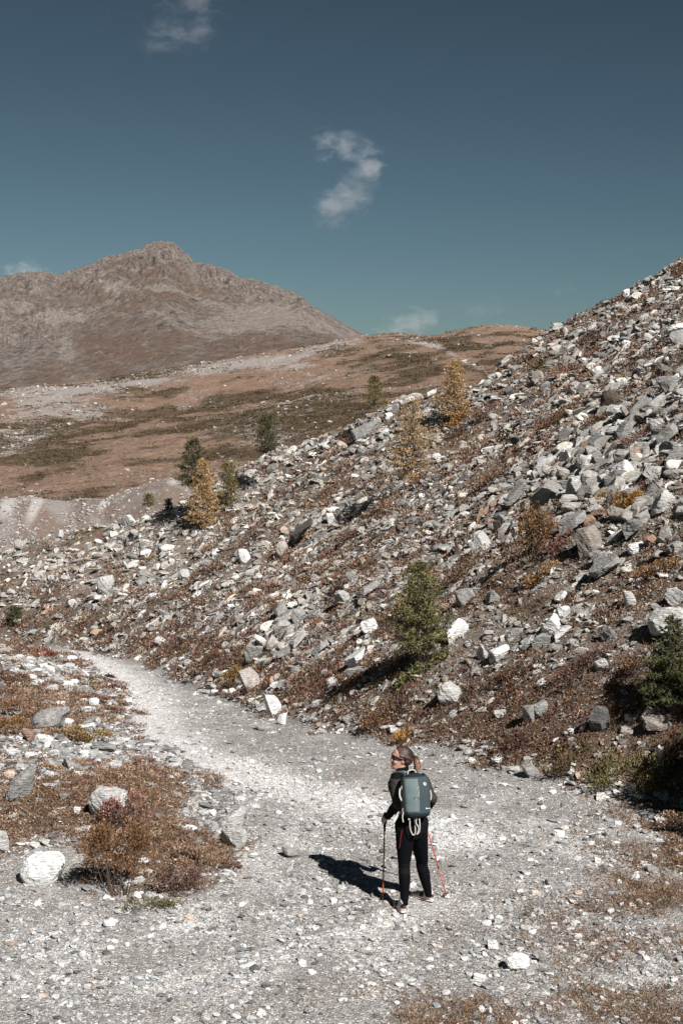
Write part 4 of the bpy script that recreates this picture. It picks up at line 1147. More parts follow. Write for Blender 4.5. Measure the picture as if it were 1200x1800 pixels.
# --- single shrubs: (u, v of the foot, width px, height px, palette, leaf px, label)
SHRUBS = [
    (208, 1572, 135, 165, GOLD * .17 + RUST[:4] * .88, 5.5, 'bushy', 'large rust brown shrub with dark gaps at the front of the mound', 'shrub'),
    (232, 1450, 110, 62, PINKISH, 5.0, 'bushy', 'pinkish brown shrub behind the large rust shrub on the mound', 'shrub'),
    (318, 1575, 100, 72, MAROON, 5.0, 'bushy', 'dark brown shrub right of the large rust shrub', 'shrub'),
    (345, 1520, 90, 44, STRAW, 4.5, 'mat', 'straw coloured low shrub behind the dark brown shrub', 'shrub'),
    (262, 1605, 120, 28, OLIVE, 4.5, 'mat', 'olive low tuft in front of the shrubs at the gravel edge', 'tuft'),
    (406, 1528, 42, 18, RUST, 4.0, 'mat', 'small rust tuft right of the shrubs on the gravel edge', 'tuft'),
    (156, 1308, 104, 38, GOLD * .5 + OLIVE * .5, 4.5, 'bushy', 'olive gold shrub beside the overhanging boulder', 'shrub'),
    (92, 1355, 42, 14, GOLD, 4.0, 'mat', 'small yellow tuft on the mound above the brown grass', 'tuft'),
    (80, 1158, 56, 18, np.array([(0.26, 0.085, 0.045), (0.20, 0.07, 0.04), (0.31, 0.12, 0.06)]), 3.6, 'mat', 'red heather mat where the track goes out of sight', 'heather'),
    (26, 1205, 90, 34, RUST, 4.0, 'mat', 'rust heath mat at the left frame edge below the red heather', 'heath mat'),
    (44, 1265, 110, 36, RUST, 4.2, 'mat', 'wide rust mat on the left flank of the mound', 'heath mat'),
    (20, 1295, 70, 40, GOLD * .4 + RUST[:4] * .6, 4.2, 'mat', 'golden brown mat at the left frame edge of the mound', 'heath mat'),
    (176, 1240, 42, 22, PINKISH, 4.0, 'mat', 'pink tuft by the round white stone on the mound', 'tuft'),
    (205, 1258, 36, 20, PINKISH, 4.0, 'mat', 'pink tuft nearest the track bend on the mound', 'tuft'),
    (205, 1212, 40, 18, PINKISH, 3.8, 'mat', 'pink tuft above the others by the pale wheel line', 'tuft'),
    (252, 1352, 46, 26, PINKISH, 4.2, 'mat', 'reddish tuft on the mound edge above the pinkish shrub', 'tuft'),
    (362, 1368, 50, 10, STRAW, 3.8, 'mat', 'flat straw tuft on the mound edge beside the track', 'tuft'),
    (42, 1183, 16, 16, OLIVE * .7, 4.0, 'bushy', 'tiny dark green plant among the stones left of the track', 'plant'),
    (408, 1206, 46, 44, GOLD * .45 + OLIVE * .55, 4.2, 'bushy', 'olive gold bush beside the pinkish boulder at the track bend', 'shrub'),
    (348, 1188, 90, 28, RUST, 4.0, 'mat', 'rust shrub strip above the track bend', 'shrub'),
    (428, 1222, 60, 22, PINKISH, 4.0, 'mat', 'pink brown tuft under the pinkish boulder', 'tuft'),
    (928, 985, 110, 104, GOLD * .22 + RUST[:4] * .78, 4.6, 'bushy', 'big rust shrub at the left of the boulder field', 'shrub'),
    (978, 975, 60, 44, PINKISH, 4.2, 'bushy', 'pinkish shrub grown against the big rust shrub', 'shrub'),
    (950, 1026, 66, 36, GOLD * .55 + RUST[:4] * .45, 4.4, 'bushy', 'golden brown shrub below the big rust shrub', 'shrub'),
    (812, 1020, 110, 52, STRAW * .6 + RUST[:4] * .4, 4.4, 'bushy', 'pale brown shrub right of the spruce tip', 'shrub'),
    (1090, 898, 78, 56, GOLD, 4.2, 'bushy', 'gold shrub between the slabs of the boulder field', 'shrub'),
    (1138, 868, 46, 26, MAROON, 4.0, 'bushy', 'dark red shrub right of the gold shrub', 'shrub'),
    (706, 1310, 44, 38, GOLD, 4.6, 'bushy', 'small orange bush at the gravel edge behind the hiker', 'bush'),
    (592, 1048, 42, 38, MAROON, 4.0, 'bushy', 'dark red bush on the open scree left of the spruce', 'bush'),
    (602, 958, 80, 26, MAROON, 4.0, 'mat', 'maroon heath strip right of the dark tilted plate', 'heath mat'),
    (628, 870, 50, 18, MAROON, 3.6, 'mat', 'dark heath tuft left of the sparse larch shadow', 'tuft'),
    (845, 865, 90, 34, STRAW * .5 + RUST[:4] * .5, 4.0, 'bushy', 'brown shrub strip below the middle of the upper scree', 'shrub'),
    (848, 740, 40, 28, STRAW * .5 + MAROON * .5, 3.6, 'bushy', 'brown bare bush right of the golden crest larch', 'bush'),
    (806, 742, 46, 20, GOLD, 3.6, 'bushy', 'orange low bush at the foot of the golden crest larch', 'bush'),
    (1045, 752, 52, 26, RUST, 3.8, 'mat', 'rust heath patch left below the dark round boulder', 'heath mat'),
    (1130, 775, 110, 24, PINKISH, 3.8, 'mat', 'pinkish heath strip across the right scree', 'heath mat'),
    (975, 745, 60, 18, RUST, 3.6, 'mat', 'rust tuft in the middle of the upper right scree', 'tuft'),
    (730, 858, 64, 22, RUST, 3.8, 'mat', 'rust tuft at the foot of the sparse larch', 'tuft'),
    (500, 1060, 90, 26, STRAW * .5 + RUST[:4] * .5, 3.8, 'mat', 'brown heath patch on the scree above the slab heap', 'heath mat'),
    (1160, 1385, 110, 60, OLIVE, 5.0, 'bushy', 'leafy green shrub in the shade at the lower right bank', 'shrub'),
    (1080, 1378, 110, 46, OLIVE * 1.25, 5.0, 'bushy', 'yellow green shrub along the gravel edge at the right', 'shrub'),
    (1000, 1352, 90, 40, OLIVE * .5 + RUST[:4] * .5, 4.6, 'bushy', 'brown green shrub above the grey block at the gravel edge', 'shrub'),
    (1192, 1345, 70, 90, RUST * .8, 5.0, 'bushy', 'dark rust shrub at the right frame edge in the shade', 'shrub'),
    (1180, 1460, 90, 40, STRAW, 5.0, 'mat', 'straw tussock at the right frame edge on the gravel', 'tussock'),
    (1040, 1600, 70, 12, RUST, 4.0, 'mat', 'low rust grass tuft on the gravel right of the hiker', 'tuft'),
    (1100, 1190, 90, 40, RUST, 4.6, 'bushy', 'rust shrub left of the right hand spruce', 'shrub'),
    (900, 1200, 110, 36, RUST, 4.4, 'bushy', 'wide rust shrub on the bank right of the pale boulder', 'shrub'),
    (1010, 1190, 110, 40, MAROON, 4.4, 'bushy', 'maroon shrub in the middle of the right bank', 'shrub'),
    (1150, 1010, 120, 30, GOLD * .3 + RUST[:4] * .7, 4.4, 'mat', 'rust heath mat below the boulder field at the right', 'heath mat'),
    (690, 1262, 120, 36, RUST, 4.4, 'bushy', 'rust heath clump on the bank behind the hiker', 'heath mat'),
    (905, 1320, 90, 34, MAROON, 4.6, 'bushy', 'maroon clump on the bank above the white pointed stone', 'heath mat'),
]
SHRUB_BASES = []
def make_shrub(u, v, w, h, pal, lpx, kind, label, cat, seed):
    p = hit(u, min(v, 1790)); dep = project(*p)[2]; s = dep / F
    W, H = w * s / 2, h * s; lpx = lpx * 0.76
    r = np.random.default_rng(seed)
    root = empty('shrub' if kind == 'bushy' else 'heath_tuft', tuple(p), label, cat, 'autumn shrubs and tufts')
    area = w * h
    n = int(np.clip(area / (lpx * lpx) * (3.6 if kind == 'bushy' else 3.0), 150, 9000))
    D = W * (0.75 if kind == 'bushy' else 0.7)
    # branch tips fill an uneven dome made of several lobes
    nl = 9 if kind == 'bushy' else 7
    lobes = np.stack([r.uniform(-.72, .72, nl) * W, r.uniform(-.7, .7, nl) * D, r.uniform(.15, .62, nl) * H], -1); lr = r.uniform(.28, .5, nl)
    k = r.integers(0, nl, n); dv = unit(r.normal(size=(n, 3))); dv[:, 2] = np.abs(dv[:, 2]) * .9 - .15
    rad = r.random(n) ** 0.45
    pts = lobes[k] + dv * rad[:, None] * lr[k][:, None] * np.array([W, D, H * .95])
    gx, gy = p[0] + pts[:, 0], p[1] + pts[:, 1]
    gz = near_height(gx, gy, False) - p[2]
    pts[:, 2] = np.maximum(pts[:, 2], 0.0) + np.clip(gz, -0.6 * H, 0.9 * H)
    dirs = unit(pts - np.array([0, 0, -.2 * H]) ) * 0.6 + dv * .6 + np.array([0, 0, .35]) + .35 * r.normal(size=(n, 3))
    ln = lpx * s * r.uniform(.7, 1.5, n)
    vv, ff = leaf_quads(pts, dirs, ln, ln * r.uniform(.4, .7, n), r)
    lobe_t = r.uniform(.75, 1.25, nl)
    tt = pick(pal, n, r) * lobe_t[k][:, None] * r.uniform(.7, 1.35, (n, 1))
    mesh_obj('foliage', vv, ff, M_LEAF, root, tint=np.repeat(tt, 4, 0))
    paths, radii = [], []
    for j in range(14 if kind == 'bushy' else 8):
        q = pts[r.integers(0, n)]; b0 = np.array([q[0] * .35, q[1] * .35, 0.0]); b0[2] = near_height(np.array([p[0] + b0[0]]), np.array([p[1] + b0[1]]), False)[0] - p[2] - 0.02
        mid = (b0 + q) / 2 + r.normal(0, .06, 3) * W
        paths.append(np.array([b0, mid, q])); radii.append(np.array([1.0, .7, .35]) * max(0.9 * s, 0.004))
    vv, ff = tube_mesh(paths, radii, 4)
    mesh_obj('twigs', vv, ff, M_TWIG, root, smooth=True)
for i, (u, v, w, h, pal, lpx, kind, label, cat) in enumerate(SHRUBS):
    make_shrub(u, v, w, h, pal, lpx, kind, label, cat, 4000 + i)

# ------------------------------------------------------------------ conifers
SPRUCE_G = np.array([(0.100, 0.104, 0.038), (0.064, 0.070, 0.030), (0.140, 0.132, 0.050), (0.180, 0.156, 0.066)])
DARK_G = np.array([(0.040, 0.044, 0.020), (0.055, 0.055, 0.022), (0.075, 0.070, 0.026)])
LARCH_GOLD = np.array([(0.40, 0.255, 0.110), (0.33, 0.205, 0.092), (0.47, 0.32, 0.15), (0.26, 0.16, 0.075)])
LARCH_PALE = np.array([(0.39, 0.265, 0.135), (0.32, 0.21, 0.105), (0.46, 0.33, 0.185), (0.26, 0.17, 0.09)])
LARCH_OLIVE = np.array([(0.155, 0.120, 0.040), (0.115, 0.095, 0.035), (0.20, 0.15, 0.055), (0.085, 0.075, 0.03)])
def conifer(u, v, wpx, hpx, pal, label, cat, name, seed, dens=1.0, z0=0.10, rise=0.0, npx=5.0, prof=0.85, skirt=False, loc=None, lean=0.0, group='young trees on the scree slope'):
    p = hit(u, v) if loc is None else np.array(loc, float); dep = project(*p)[2]; s = dep / F
    H, Rr = hpx * s, wpx * s / 2
    r = np.random.default_rng(seed)
    root = empty(name, tuple(p), label, cat, group)
    hs = np.linspace(-0.03, 1, 12)
    wob = np.stack([np.cumsum(r.normal(0, .006, 12)) * H + lean * hs * H, np.cumsum(r.normal(0, .006, 12)) * H, hs * H], -1); wob[0, :2] = 0
    def axis(t): return np.stack([np.interp(t, hs, wob[:, i]) for i in range(3)], -1)
    tr = np.maximum(0.030 * H * (1 - hs * .93) * 0.75, 0.0015)
    vv, ff = tube_mesh([wob], [tr], 8)
    mesh_obj('trunk', vv, ff, M_BARK, root, smooth=True)
    nb = int(hpx * 0.62 * dens + 26)
    paths, radii, T, Dv, Bt = [], [], [], [], []
    for k in range(nb):
        t = z0 + (0.985 - z0) * (k + r.random()) / nb
        az = k * 2.39996 + r.normal(0, .35)
        L = 1.28 * Rr * ((1 - t) / (1 - z0)) ** prof * r.uniform(.55, 1.12) + 0.02 * H
        if t < z0 + .10: L *= r.uniform(.45, 1.0)
        up = rise + 0.55 * t + r.normal(0, .12)
        d = np.array([math.cos(az), math.sin(az), up - .15]); d /= np.linalg.norm(d)
        a0 = axis(t); q = np.linspace(0, 1, 6)
        path = a0 + d * (q * L)[:, None] + np.array([0, 0, 1]) * ((q ** 2) * L * 0.20 - q * L * .06)[:, None]
        path[1:] += r.normal(0, .025 * L, (5, 3))
        paths.append(path); radii.append(np.linspace(1, .25, 6) * max(.0045 * H * (1 - t) + .10 * s * 4, .0015))
        # twigs off the branch
        nt = max(4, int(L / s / 4.2))
        for j in range(nt):
            f = 0.12 + 0.88 * (j + r.random()) / nt
            b = np.array([np.interp(f, q, path[:, i]) for i in range(3)])
            sd = 1 if j % 2 else -1
            side = np.cross(d, [0, 0, 1]); side /= np.linalg.norm(side) + 1e-9
            td = d * .75 + side * sd * r.uniform(.4, 1.0) + np.array([0, 0, r.normal(.05, .25)]); td /= np.linalg.norm(td)
            tl = L * 0.30 * (1.15 - f) + 5 * s * r.uniform(.6, 1.2)
            m = max(2, int(tl / (2.6 * s)))
            for i in range(m):
                g = (i + r.random()) / m
                T.append(b + td * tl * g); Dv.append(td)
                Bt.append(k)
    vv, ff = tube_mesh(paths, radii, 4)
    mesh_obj('branches', vv, ff, M_BARK, root, smooth=True)
    T, Dv, Bt = np.array(T), np.array(Dv), np.array(Bt)
    # a leader shoot
    tt_ = np.linspace(.93, 1.03, 10); T = np.concatenate([T, axis(np.minimum(tt_, 1)) + np.array([0, 0, 1]) * np.maximum(tt_ - 1, 0)[:, None] * H]); Dv = np.concatenate([Dv, np.tile([[0, 0, 1.]], (10, 1))]); Bt = np.concatenate([Bt, np.zeros(10, int)])
    rep = 4
    T, Dv, Bt = np.repeat(T, rep, 0), np.repeat(Dv, rep, 0), np.repeat(Bt, rep)
    keep = r.random(len(T)) < min(dens, 1.0)
    T, Dv, Bt = T[keep], Dv[keep], Bt[keep]
    dirs = Dv * .8 + .75 * r.normal(size=T.shape)
    ln = npx * s * r.uniform(.6, 1.3, len(T))
    vv, ff = leaf_quads(T, dirs, ln, ln * r.uniform(.20, .34, len(T)), r)
    bt = r.uniform(.72, 1.28, nb + 1)
    col = pick(pal, len(T), r) * bt[Bt][:, None]
    mesh_obj('crown', vv, ff, M_NEEDLE, root, tint=np.repeat(col, 4, 0))
    if skirt:
        m = 900; a = r.uniform(-1, 1, m); pts = np.stack([a * Rr * .85, r.uniform(-.5, .1, m) * Rr - .02 * H, r.uniform(0, .075, m) * H], -1)
        gz = near_height(p[0] + pts[:, 0], p[1] + pts[:, 1], False) - p[2]; pts[:, 2] += gz + .01
        dirs = np.stack([np.sign(a) * r.uniform(.2, 1, m), -r.uniform(0, .6, m), r.uniform(-.1, .6, m)], -1) + .4 * r.normal(size=(m, 3))
        ln = npx * s * r.uniform(.8, 1.6, m); vv, ff = leaf_quads(pts, dirs, ln, ln * .3, r)
        mesh_obj('skirt_branches', vv, ff, M_NEEDLE, root, tint=np.repeat(pick(pal, m, r), 4, 0))
    return root
conifer(742, 1172, 102, 184, SPRUCE_G, 'green young spruce standing on the bank right above the hiker', 'spruce', 'spruce_tree', 301, 0.78, 0.16, 0.02, 6.2, 0.62, skirt=True)
conifer(1176, 1246, 118, 160, DARK_G * 1.15, 'dark green spruce cut by the right frame edge in front of the wide pale boulder', 'spruce', 'spruce_tree', 302, 0.80, 0.04, 0.06, 7.5, 0.85)
conifer(728, 852, 88, 150, LARCH_PALE, 'sparse pale gold larch standing in the middle of the scree', 'larch', 'larch_tree', 303, 0.90, 0.05, 0.12, 4.2, 0.55)
conifer(799, 738, 62, 102, LARCH_GOLD, 'dense golden larch on the crest of the scree', 'larch', 'larch_tree', 304, 1.2, 0.05, 0.10, 4.0, 0.65)
conifer(356, 928, 58, 118, LARCH_GOLD, 'golden larch in front of the small tree group at the left crest', 'larch', 'larch_tree', 305, 1.15, 0.05, 0.12, 4.2, 0.62)
conifer(341, 858, 60, 84, DARK_G, 'dark green spruce behind the golden larch of the left tree group', 'spruce', 'spruce_tree', 306, 1.3, 0.02, 0.08, 4.4, 0.6)
conifer(401, 890, 46, 76, LARCH_OLIVE, 'olive larch at the right side of the left tree group', 'larch', 'larch_tree', 307, 1.05, 0.04, 0.12, 4.2, 0.6)
conifer(468, 797, 44, 64, DARK_G, 'bushy dark spruce alone on the crest', 'spruce', 'spruce_tree', 308, 1.3, 0.02, 0.12, 4.2, 0.5)
conifer(660, 720, 40, 56, LARCH_OLIVE, 'olive larch half behind the crest stones', 'larch', 'larch_tree', 309, 0.95, 0.03, 0.15, 4.0, 0.62)
conifer(261, 890, 18, 20, LARCH_OLIVE, 'tiny olive conifer left of the left tree group', 'larch', 'larch_tree', 310, 0.9, 0.02, 0.2, 3.4, 0.5)
conifer(296, 901, 12, 22, DARK_G, 'tiny dark conifer between the olive one and the golden larch', 'spruce', 'spruce_tree', 311, 0.9, 0.02, 0.2, 3.4, 0.6)
conifer(27, 1098, 26, 28, DARK_G, 'tiny dark juniper alone low on the left scree', 'juniper', 'juniper_bush', 312, 1.0, 0.02, 0.3, 3.6, 0.35)

# spruces added out of view at the right to shade the lower right bank
for k_, (bx_, by_, hh_) in enumerate(((5.3, 15.6, 430), (6.3, 16.6, 480), (5.0, 16.3, 250))):
    zz_ = float(near_height(np.array([bx_]), np.array([by_]))[0])
    conifer(0, 0, 300, hh_, DARK_G, ['dark spruce beyond the right frame edge, nearest the gravel', 'taller dark spruce beyond the right frame edge, higher on the bank', 'short dark spruce beyond the right frame edge, between two taller ones'][k_], 'spruce', 'spruce_tree', 320 + k_, 0.45, 0.03, 0.1, 12.0, 0.75, loc=(bx_, by_, zz_))
# ------------------------------------------------------------------ the hiker
def PV(u, v, y): return Vector(P(u, v, y))
def loft(centers, radii, up=(0, 1, 0), seg=20, cap=True):
    """tube through the centres with elliptical rings: radii (a along 'side', b along 'up'-ish)"""
    c = np.array([list(q) for q in centers], float); k = len(c)
    tg = unit(np.gradient(c, axis=0)); up = np.array(up, float)
    b = unit(up - (tg @ up)[:, None] * tg); a = np.cross(b, tg)
    ang = np.linspace(0, 2 * np.pi, seg, endpoint=False)
    rr = np.array([(q, q) if np.isscalar(q) else q for q in radii], float)
    v = c[:, None] + a[:, None] * (np.cos(ang)[None, :, None] * rr[:, 0][:, None, None]) + b[:, None] * (np.sin(ang)[None, :, None] * rr[:, 1][:, None, None])
    v = v.reshape(-1, 3)
    i = np.arange(k - 1)[:, None] * seg; j = np.arange(seg)[None]; j2 = (j + 1) % seg
    f = [tuple(q) for q in np.stack([i + j, i + j2, i + seg + j2, i + seg + j], -1).reshape(-1, 4)]
    if cap:
        n = len(v)
        e0 = c[0] - tg[0] * rr[0].min() * .5; e1 = c[-1] + tg[-1] * rr[-1].min() * .5
        v = np.concatenate([v, [e0, e1]])
        f += [(n, int((q + 1) % seg), q) for q in range(seg)] + [(n + 1, (k - 1) * seg + q, (k - 1) * seg + (q + 1) % seg) for q in range(seg)]
    return v, [tuple(int(w) for w in q) for q in f]
def spline(pts, n):
    """Catmull-Rom through points (any dimension)"""
    p = np.array(pts, float); k = len(p)
    ext = np.concatenate([[2 * p[0] - p[1]], p, [2 * p[-1] - p[-2]]])
    out = []
    for t in np.linspace(0, k - 1, n):
        i = min(int(t), k - 2); f = t - i; a, b, c, d = ext[i], ext[i + 1], ext[i + 2], ext[i + 3]
        out.append(.5 * ((2 * b) + (-a + c) * f + (2 * a - 5 * b + 4 * c - d) * f * f + (-a + 3 * b - 3 * c + d) * f ** 3))
    return np.array(out)
def sloft(centers, radii, n=24, **kw):
    rr = [(q, q) if np.isscalar(q) else q for q in radii]
    return loft(spline([list(q) for q in centers], n), [tuple(q) for q in np.maximum(spline(rr, n), 0.002)], **kw)
def join_parts(parts):
    vs, fs, base = [], [], 0
    for v, f in parts:
        vs.append(np.asarray(v, float)); fs += [tuple(i + base for i in q) for q in f]; base += len(v)
    return np.concatenate(vs), fs
def fused(parts, voxel=0.008, smooth=4, factor=0.5):
    """closed overlapping parts -> one continuous skin (arrays)"""
    v, f = join_parts(parts)
    me = bpy.data.meshes.new('tmp'); me.from_pydata(v.tolist(), [], f); me.update()
    ob = bpy.data.objects.new('tmp', me); C.objects.link(ob)
    m = ob.modifiers.new('r', 'REMESH'); m.mode = 'VOXEL'; m.voxel_size = voxel
    if smooth:
        s = ob.modifiers.new('s', 'SMOOTH'); s.iterations = smooth; s.factor = factor
    dg = bpy.context.evaluated_depsgraph_get(); ev = ob.evaluated_get(dg); em = ev.to_mesh()
    vv = np.array([q.co[:] for q in em.vertices]); ff = [tuple(p.vertices) for p in em.polygons]
    ev.to_mesh_clear(); bpy.data.objects.remove(ob); bpy.data.meshes.remove(me)
    return vv, ff

M_SKIN = NT('skin'); M_SKIN.set(Roughness=0.5, Subsurface_Weight=0.0); M_SKIN.base(M_SKIN.mix(M_SKIN.noise(M_SKIN.coord(), 40), (0.46, 0.25, 0.18), (0.55, 0.32, 0.24))); M_SKIN = M_SKIN.m
M_LIP = simple('lip', (0.36, 0.14, 0.12), 0.5)
def fabric(name, col, rough=0.85, scale=220, var=.10, bump=.25):
    t = NT(name); t.set(Roughness=rough); t.b.inputs['Specular IOR Level'].default_value = 0.08
    v = t.coord(); n = t.noise(v, scale, 2); w = t.noise(v, 14, 3)
    c = t.mix(n, tuple(q * (1 - var) for q in col), tuple(q * (1 + var) for q in col))
    t.base(t.mix(t.math('MULTIPLY', w, .25), c, tuple(q * 0.8 for q in col)))
    t.bump(t.math('ADD', n, t.math('MULTIPLY', w, 3.0)), bump, 0.006)
    return t.m
M_JACKET = fabric('charcoal_fleece', (0.040, 0.036, 0.035))
M_JBLACK = fabric('black_softshell', (0.0055, 0.0055, 0.0062))
M_LEGGING = fabric('black_legging', (0.0030, 0.0032, 0.0046))
M_KNEE = fabric('legging_knee', (0.0075, 0.0068, 0.0075))
M_RED = simple('red_seam', (0.35, 0.035, 0.045), 0.7)
M_STRAP = fabric('grey_white_webbing', (0.44, 0.42, 0.39), 0.8)
M_HAIR = NT('brown_hair'); M_HAIR.set(Roughness=0.55)
_n = M_HAIR.noise(M_HAIR.coord((30, 30, 30)), 1.0, 3, .6)
_a = M_HAIR.attr(); M_HAIR.base(M_HAIR.mix(1.0, _a.outputs['Color'], M_HAIR.ramp(_n, [(0.3, 0.35), (0.7, 2.1)]), 'MULTIPLY')); M_HAIR.bump(_n, .6, .01); M_HAIR = M_HAIR.m
M_GLASS = simple('dark_lens', (0.004, 0.004, 0.005), 0.18, spec=0.35)
M_FRAME = simple('black_plastic', (0.012, 0.012, 0.013), 0.35, spec=0.5)

rootp = hit(727, 1597); HX = 0
hiker = empty('person', (0.725, 13.86, 0.0), 'woman hiker seen from behind in black leggings and charcoal jacket looking left with two poles', 'person')
OR = np.array(hiker.location)
def rel(v): return np.asarray(v, float) - OR
HD = R(14)                                    # the body is turned a little to the left of straight ahead
FW = Vector((-math.sin(HD), math.cos(HD), 0)); RT = Vector((math.cos(HD), math.sin(HD), 0)); UP = Vector((0, 0, 1))

pelvis = PV(723, 1453, 13.86); lhip = PV(711.5, 1462, 13.83); rhip = PV(735, 1461, 13.90)
lknee = PV(710, 1526, 13.80); lank = PV(710.5, 1586, 13.72)
rknee = PV(741, 1521, 14.02); rank = PV(752.5, 1571, 14.02)
waist = PV(719, 1425, 13.90); chest = PV(714, 1394, 13.95); upch = PV(709.5, 1371, 13.98); neckb = PV(707.5, 1358, 13.99); neckt = PV(706.5, 1348, 13.99)
lsh = PV(695, 1371, 13.93); lelb = PV(697, 1413, 13.87); lwri = PV(680.5, 1437, 14.03)
rsh = PV(742, 1371, 14.06); relb = PV(760, 1404, 14.00); rwri = PV(745, 1428, 14.22)
headc = PV(705.5, 1333, 14.0)
HEAD_F = Vector((-0.98, -0.10, 0.12)).normalized()        # face towards the left, chin a little up
HEAD_L = UP.cross(HEAD_F).normalized()                    # her left side (towards the camera)
HEAD_U = HEAD_F.cross(HEAD_L).normalized()

def head_parts():
    """head from horizontal slices; local x = face direction, y = left side, z = up, metres from head centre"""
    S_ = [(-0.118, 0.030, 0.055, 0.026), (-0.108, 0.002, 0.080, 0.040), (-0.092, -0.040, 0.090, 0.050), (-0.070, -0.068, 0.090, 0.057), (-0.045, -0.082, 0.090, 0.064), (-0.018, -0.091, 0.089, 0.069),
          (0.012, -0.098, 0.090, 0.074), (0.040, -0.100, 0.093, 0.076), (0.066, -0.097, 0.088, 0.073), (0.088, -0.084, 0.073, 0.062), (0.104, -0.058, 0.048, 0.043), (0.112, -0.025, 0.018, 0.020)]
    seg = 36; ang = np.linspace(0, 2 * np.pi, seg, endpoint=False); v = []
    for z, xb, xf, hw in S_:
        cx, hx = (xb + xf) / 2, (xf - xb) / 2
        ca, sa = np.cos(ang), np.sin(ang); e = 0.86
        v.append(np.stack([cx + hx * np.sign(ca) * np.abs(ca) ** e, hw * np.sign(sa) * np.abs(sa) ** e, np.full(seg, z)], -1))
    v = np.concatenate(v); k = len(S_)
    i = np.arange(k - 1)[:, None] * seg; j = np.arange(seg)[None]; j2 = (j + 1) % seg
    f = [tuple(int(w) for w in q) for q in np.stack([i + j, i + j2, i + seg + j2, i + seg + j], -1).reshape(-1, 4)]
    n = len(v); v = np.concatenate([v, [[.02, 0, -.120], [-.003, 0, .114]]])
    f += [(n, int((q + 1) % seg), int(q)) for q in range(seg)] + [(n + 1, int((k - 1) * seg + q), int((k - 1) * seg + (q + 1) % seg)) for q in range(seg)]
    skull = (v, f)
    def el(c, r, s=12):
        a = np.linspace(-np.pi / 2, np.pi / 2, s)[1:-1]
        cen = [np.array(c) + np.array([0, 0, math.sin(q) * r[2]]) for q in a]
        return loft(cen, [(math.cos(q) * r[0], math.cos(q) * r[1]) for q in a], up=(0, 1, 0), seg=14)
    nose = loft([(0.086, 0, 0.020), (0.099, 0, 0.002), (0.112, 0, -0.016), (0.108, 0, -0.026), (0.094, 0, -0.032)], [(0.008, .008), (0.010, .010), (0.012, .012), (0.013, .014), (0.008, 0.012)], up=(0, 1, 0), seg=12)
    brow = loft([(0.084, -0.045, 0.030), (0.092, -0.02, 0.034), (0.093, 0, 0.032), (0.092, 0.02, 0.034), (0.084, 0.045, 0.030)], [0.008, .010, .009, .010, .008], up=(0, 0, 1), seg=10)
    chin = el((0.077, 0, -0.098), (0.022, 0.022, 0.020)); lips = el((0.091, 0, -0.058), (0.011, 0.020, 0.011)); cheekL = el((0.058, 0.040, -0.030), (.030, .024, .030)); cheekR = el((0.058, -0.040, -0.030), (.030, .024, .030))
    ears = []
    for s in (1, -1):
        ears.append(el((-0.006, s * 0.076, -0.008), (0.016, 0.009, 0.031)))
    return [skull, nose, brow, chin, lips, cheekL, cheekR] + ears
def head_world(v):
    v = np.asarray(v, float)
    return np.array(headc) + v[:, :1] * np.array(HEAD_F) + v[:, 1:2] * np.array(HEAD_L) + v[:, 2:3] * np.array(HEAD_U)
def hw(x, y, z): return Vector(head_world([[x, y, z]])[0])

def hand_parts(wrist, grip, axis, side, forward, s=1.0):
    """palm behind a vertical grip with four fingers curled round it and a thumb across; axis = pole direction up, side = back of hand, forward = knuckles"""
    ax, sd, fw = axis.normalized(), side.normalized(), forward.normalized()
    pc = grip + sd * 0.026
    parts = [sloft([wrist, wrist.lerp(pc, .5), pc - fw * .005, pc + fw * .024], [(0.022, .018), (0.026, .019), (.036, .016), (.034, .014)], 10, up=tuple(sd), seg=12)]
    for i in range(4):
        o = ax * (0.030 - 0.0205 * i); L = (0.95, 1.05, 1.0, .82)[i] * s
        k0 = pc + fw * .026 + o; k1 = grip + fw * .034 * L + sd * .010 + o; k2 = grip + fw * .026 - sd * .016 * L + o; k3 = grip - sd * .027 + fw * (.004 - .006 * i) + o
        parts.append(sloft([k0, k1, k2, k3], [.0095, .0092, .0085, .0068], 10, up=tuple(ax), seg=8))
    parts.append(sloft([wrist.lerp(pc, .45) + ax * .018, pc + ax * .043 - fw * .004, grip + ax * .046 - sd * .010 + fw * .006, grip + ax * .040 - sd * .026 + fw * .014], [.013, .012, .0105, .008], 10, up=tuple(fw), seg=8))
    return parts

lgrip = PV(676, 1441.5, 14.10); ltip = Vector((hit(672.5, 1584)))
rgrip = PV(743, 1431, 14.28); rtip = Vector((hit(786, 1581)))
lax = (lgrip - ltip).normalized(); rax = (rgrip - rtip).normalized()

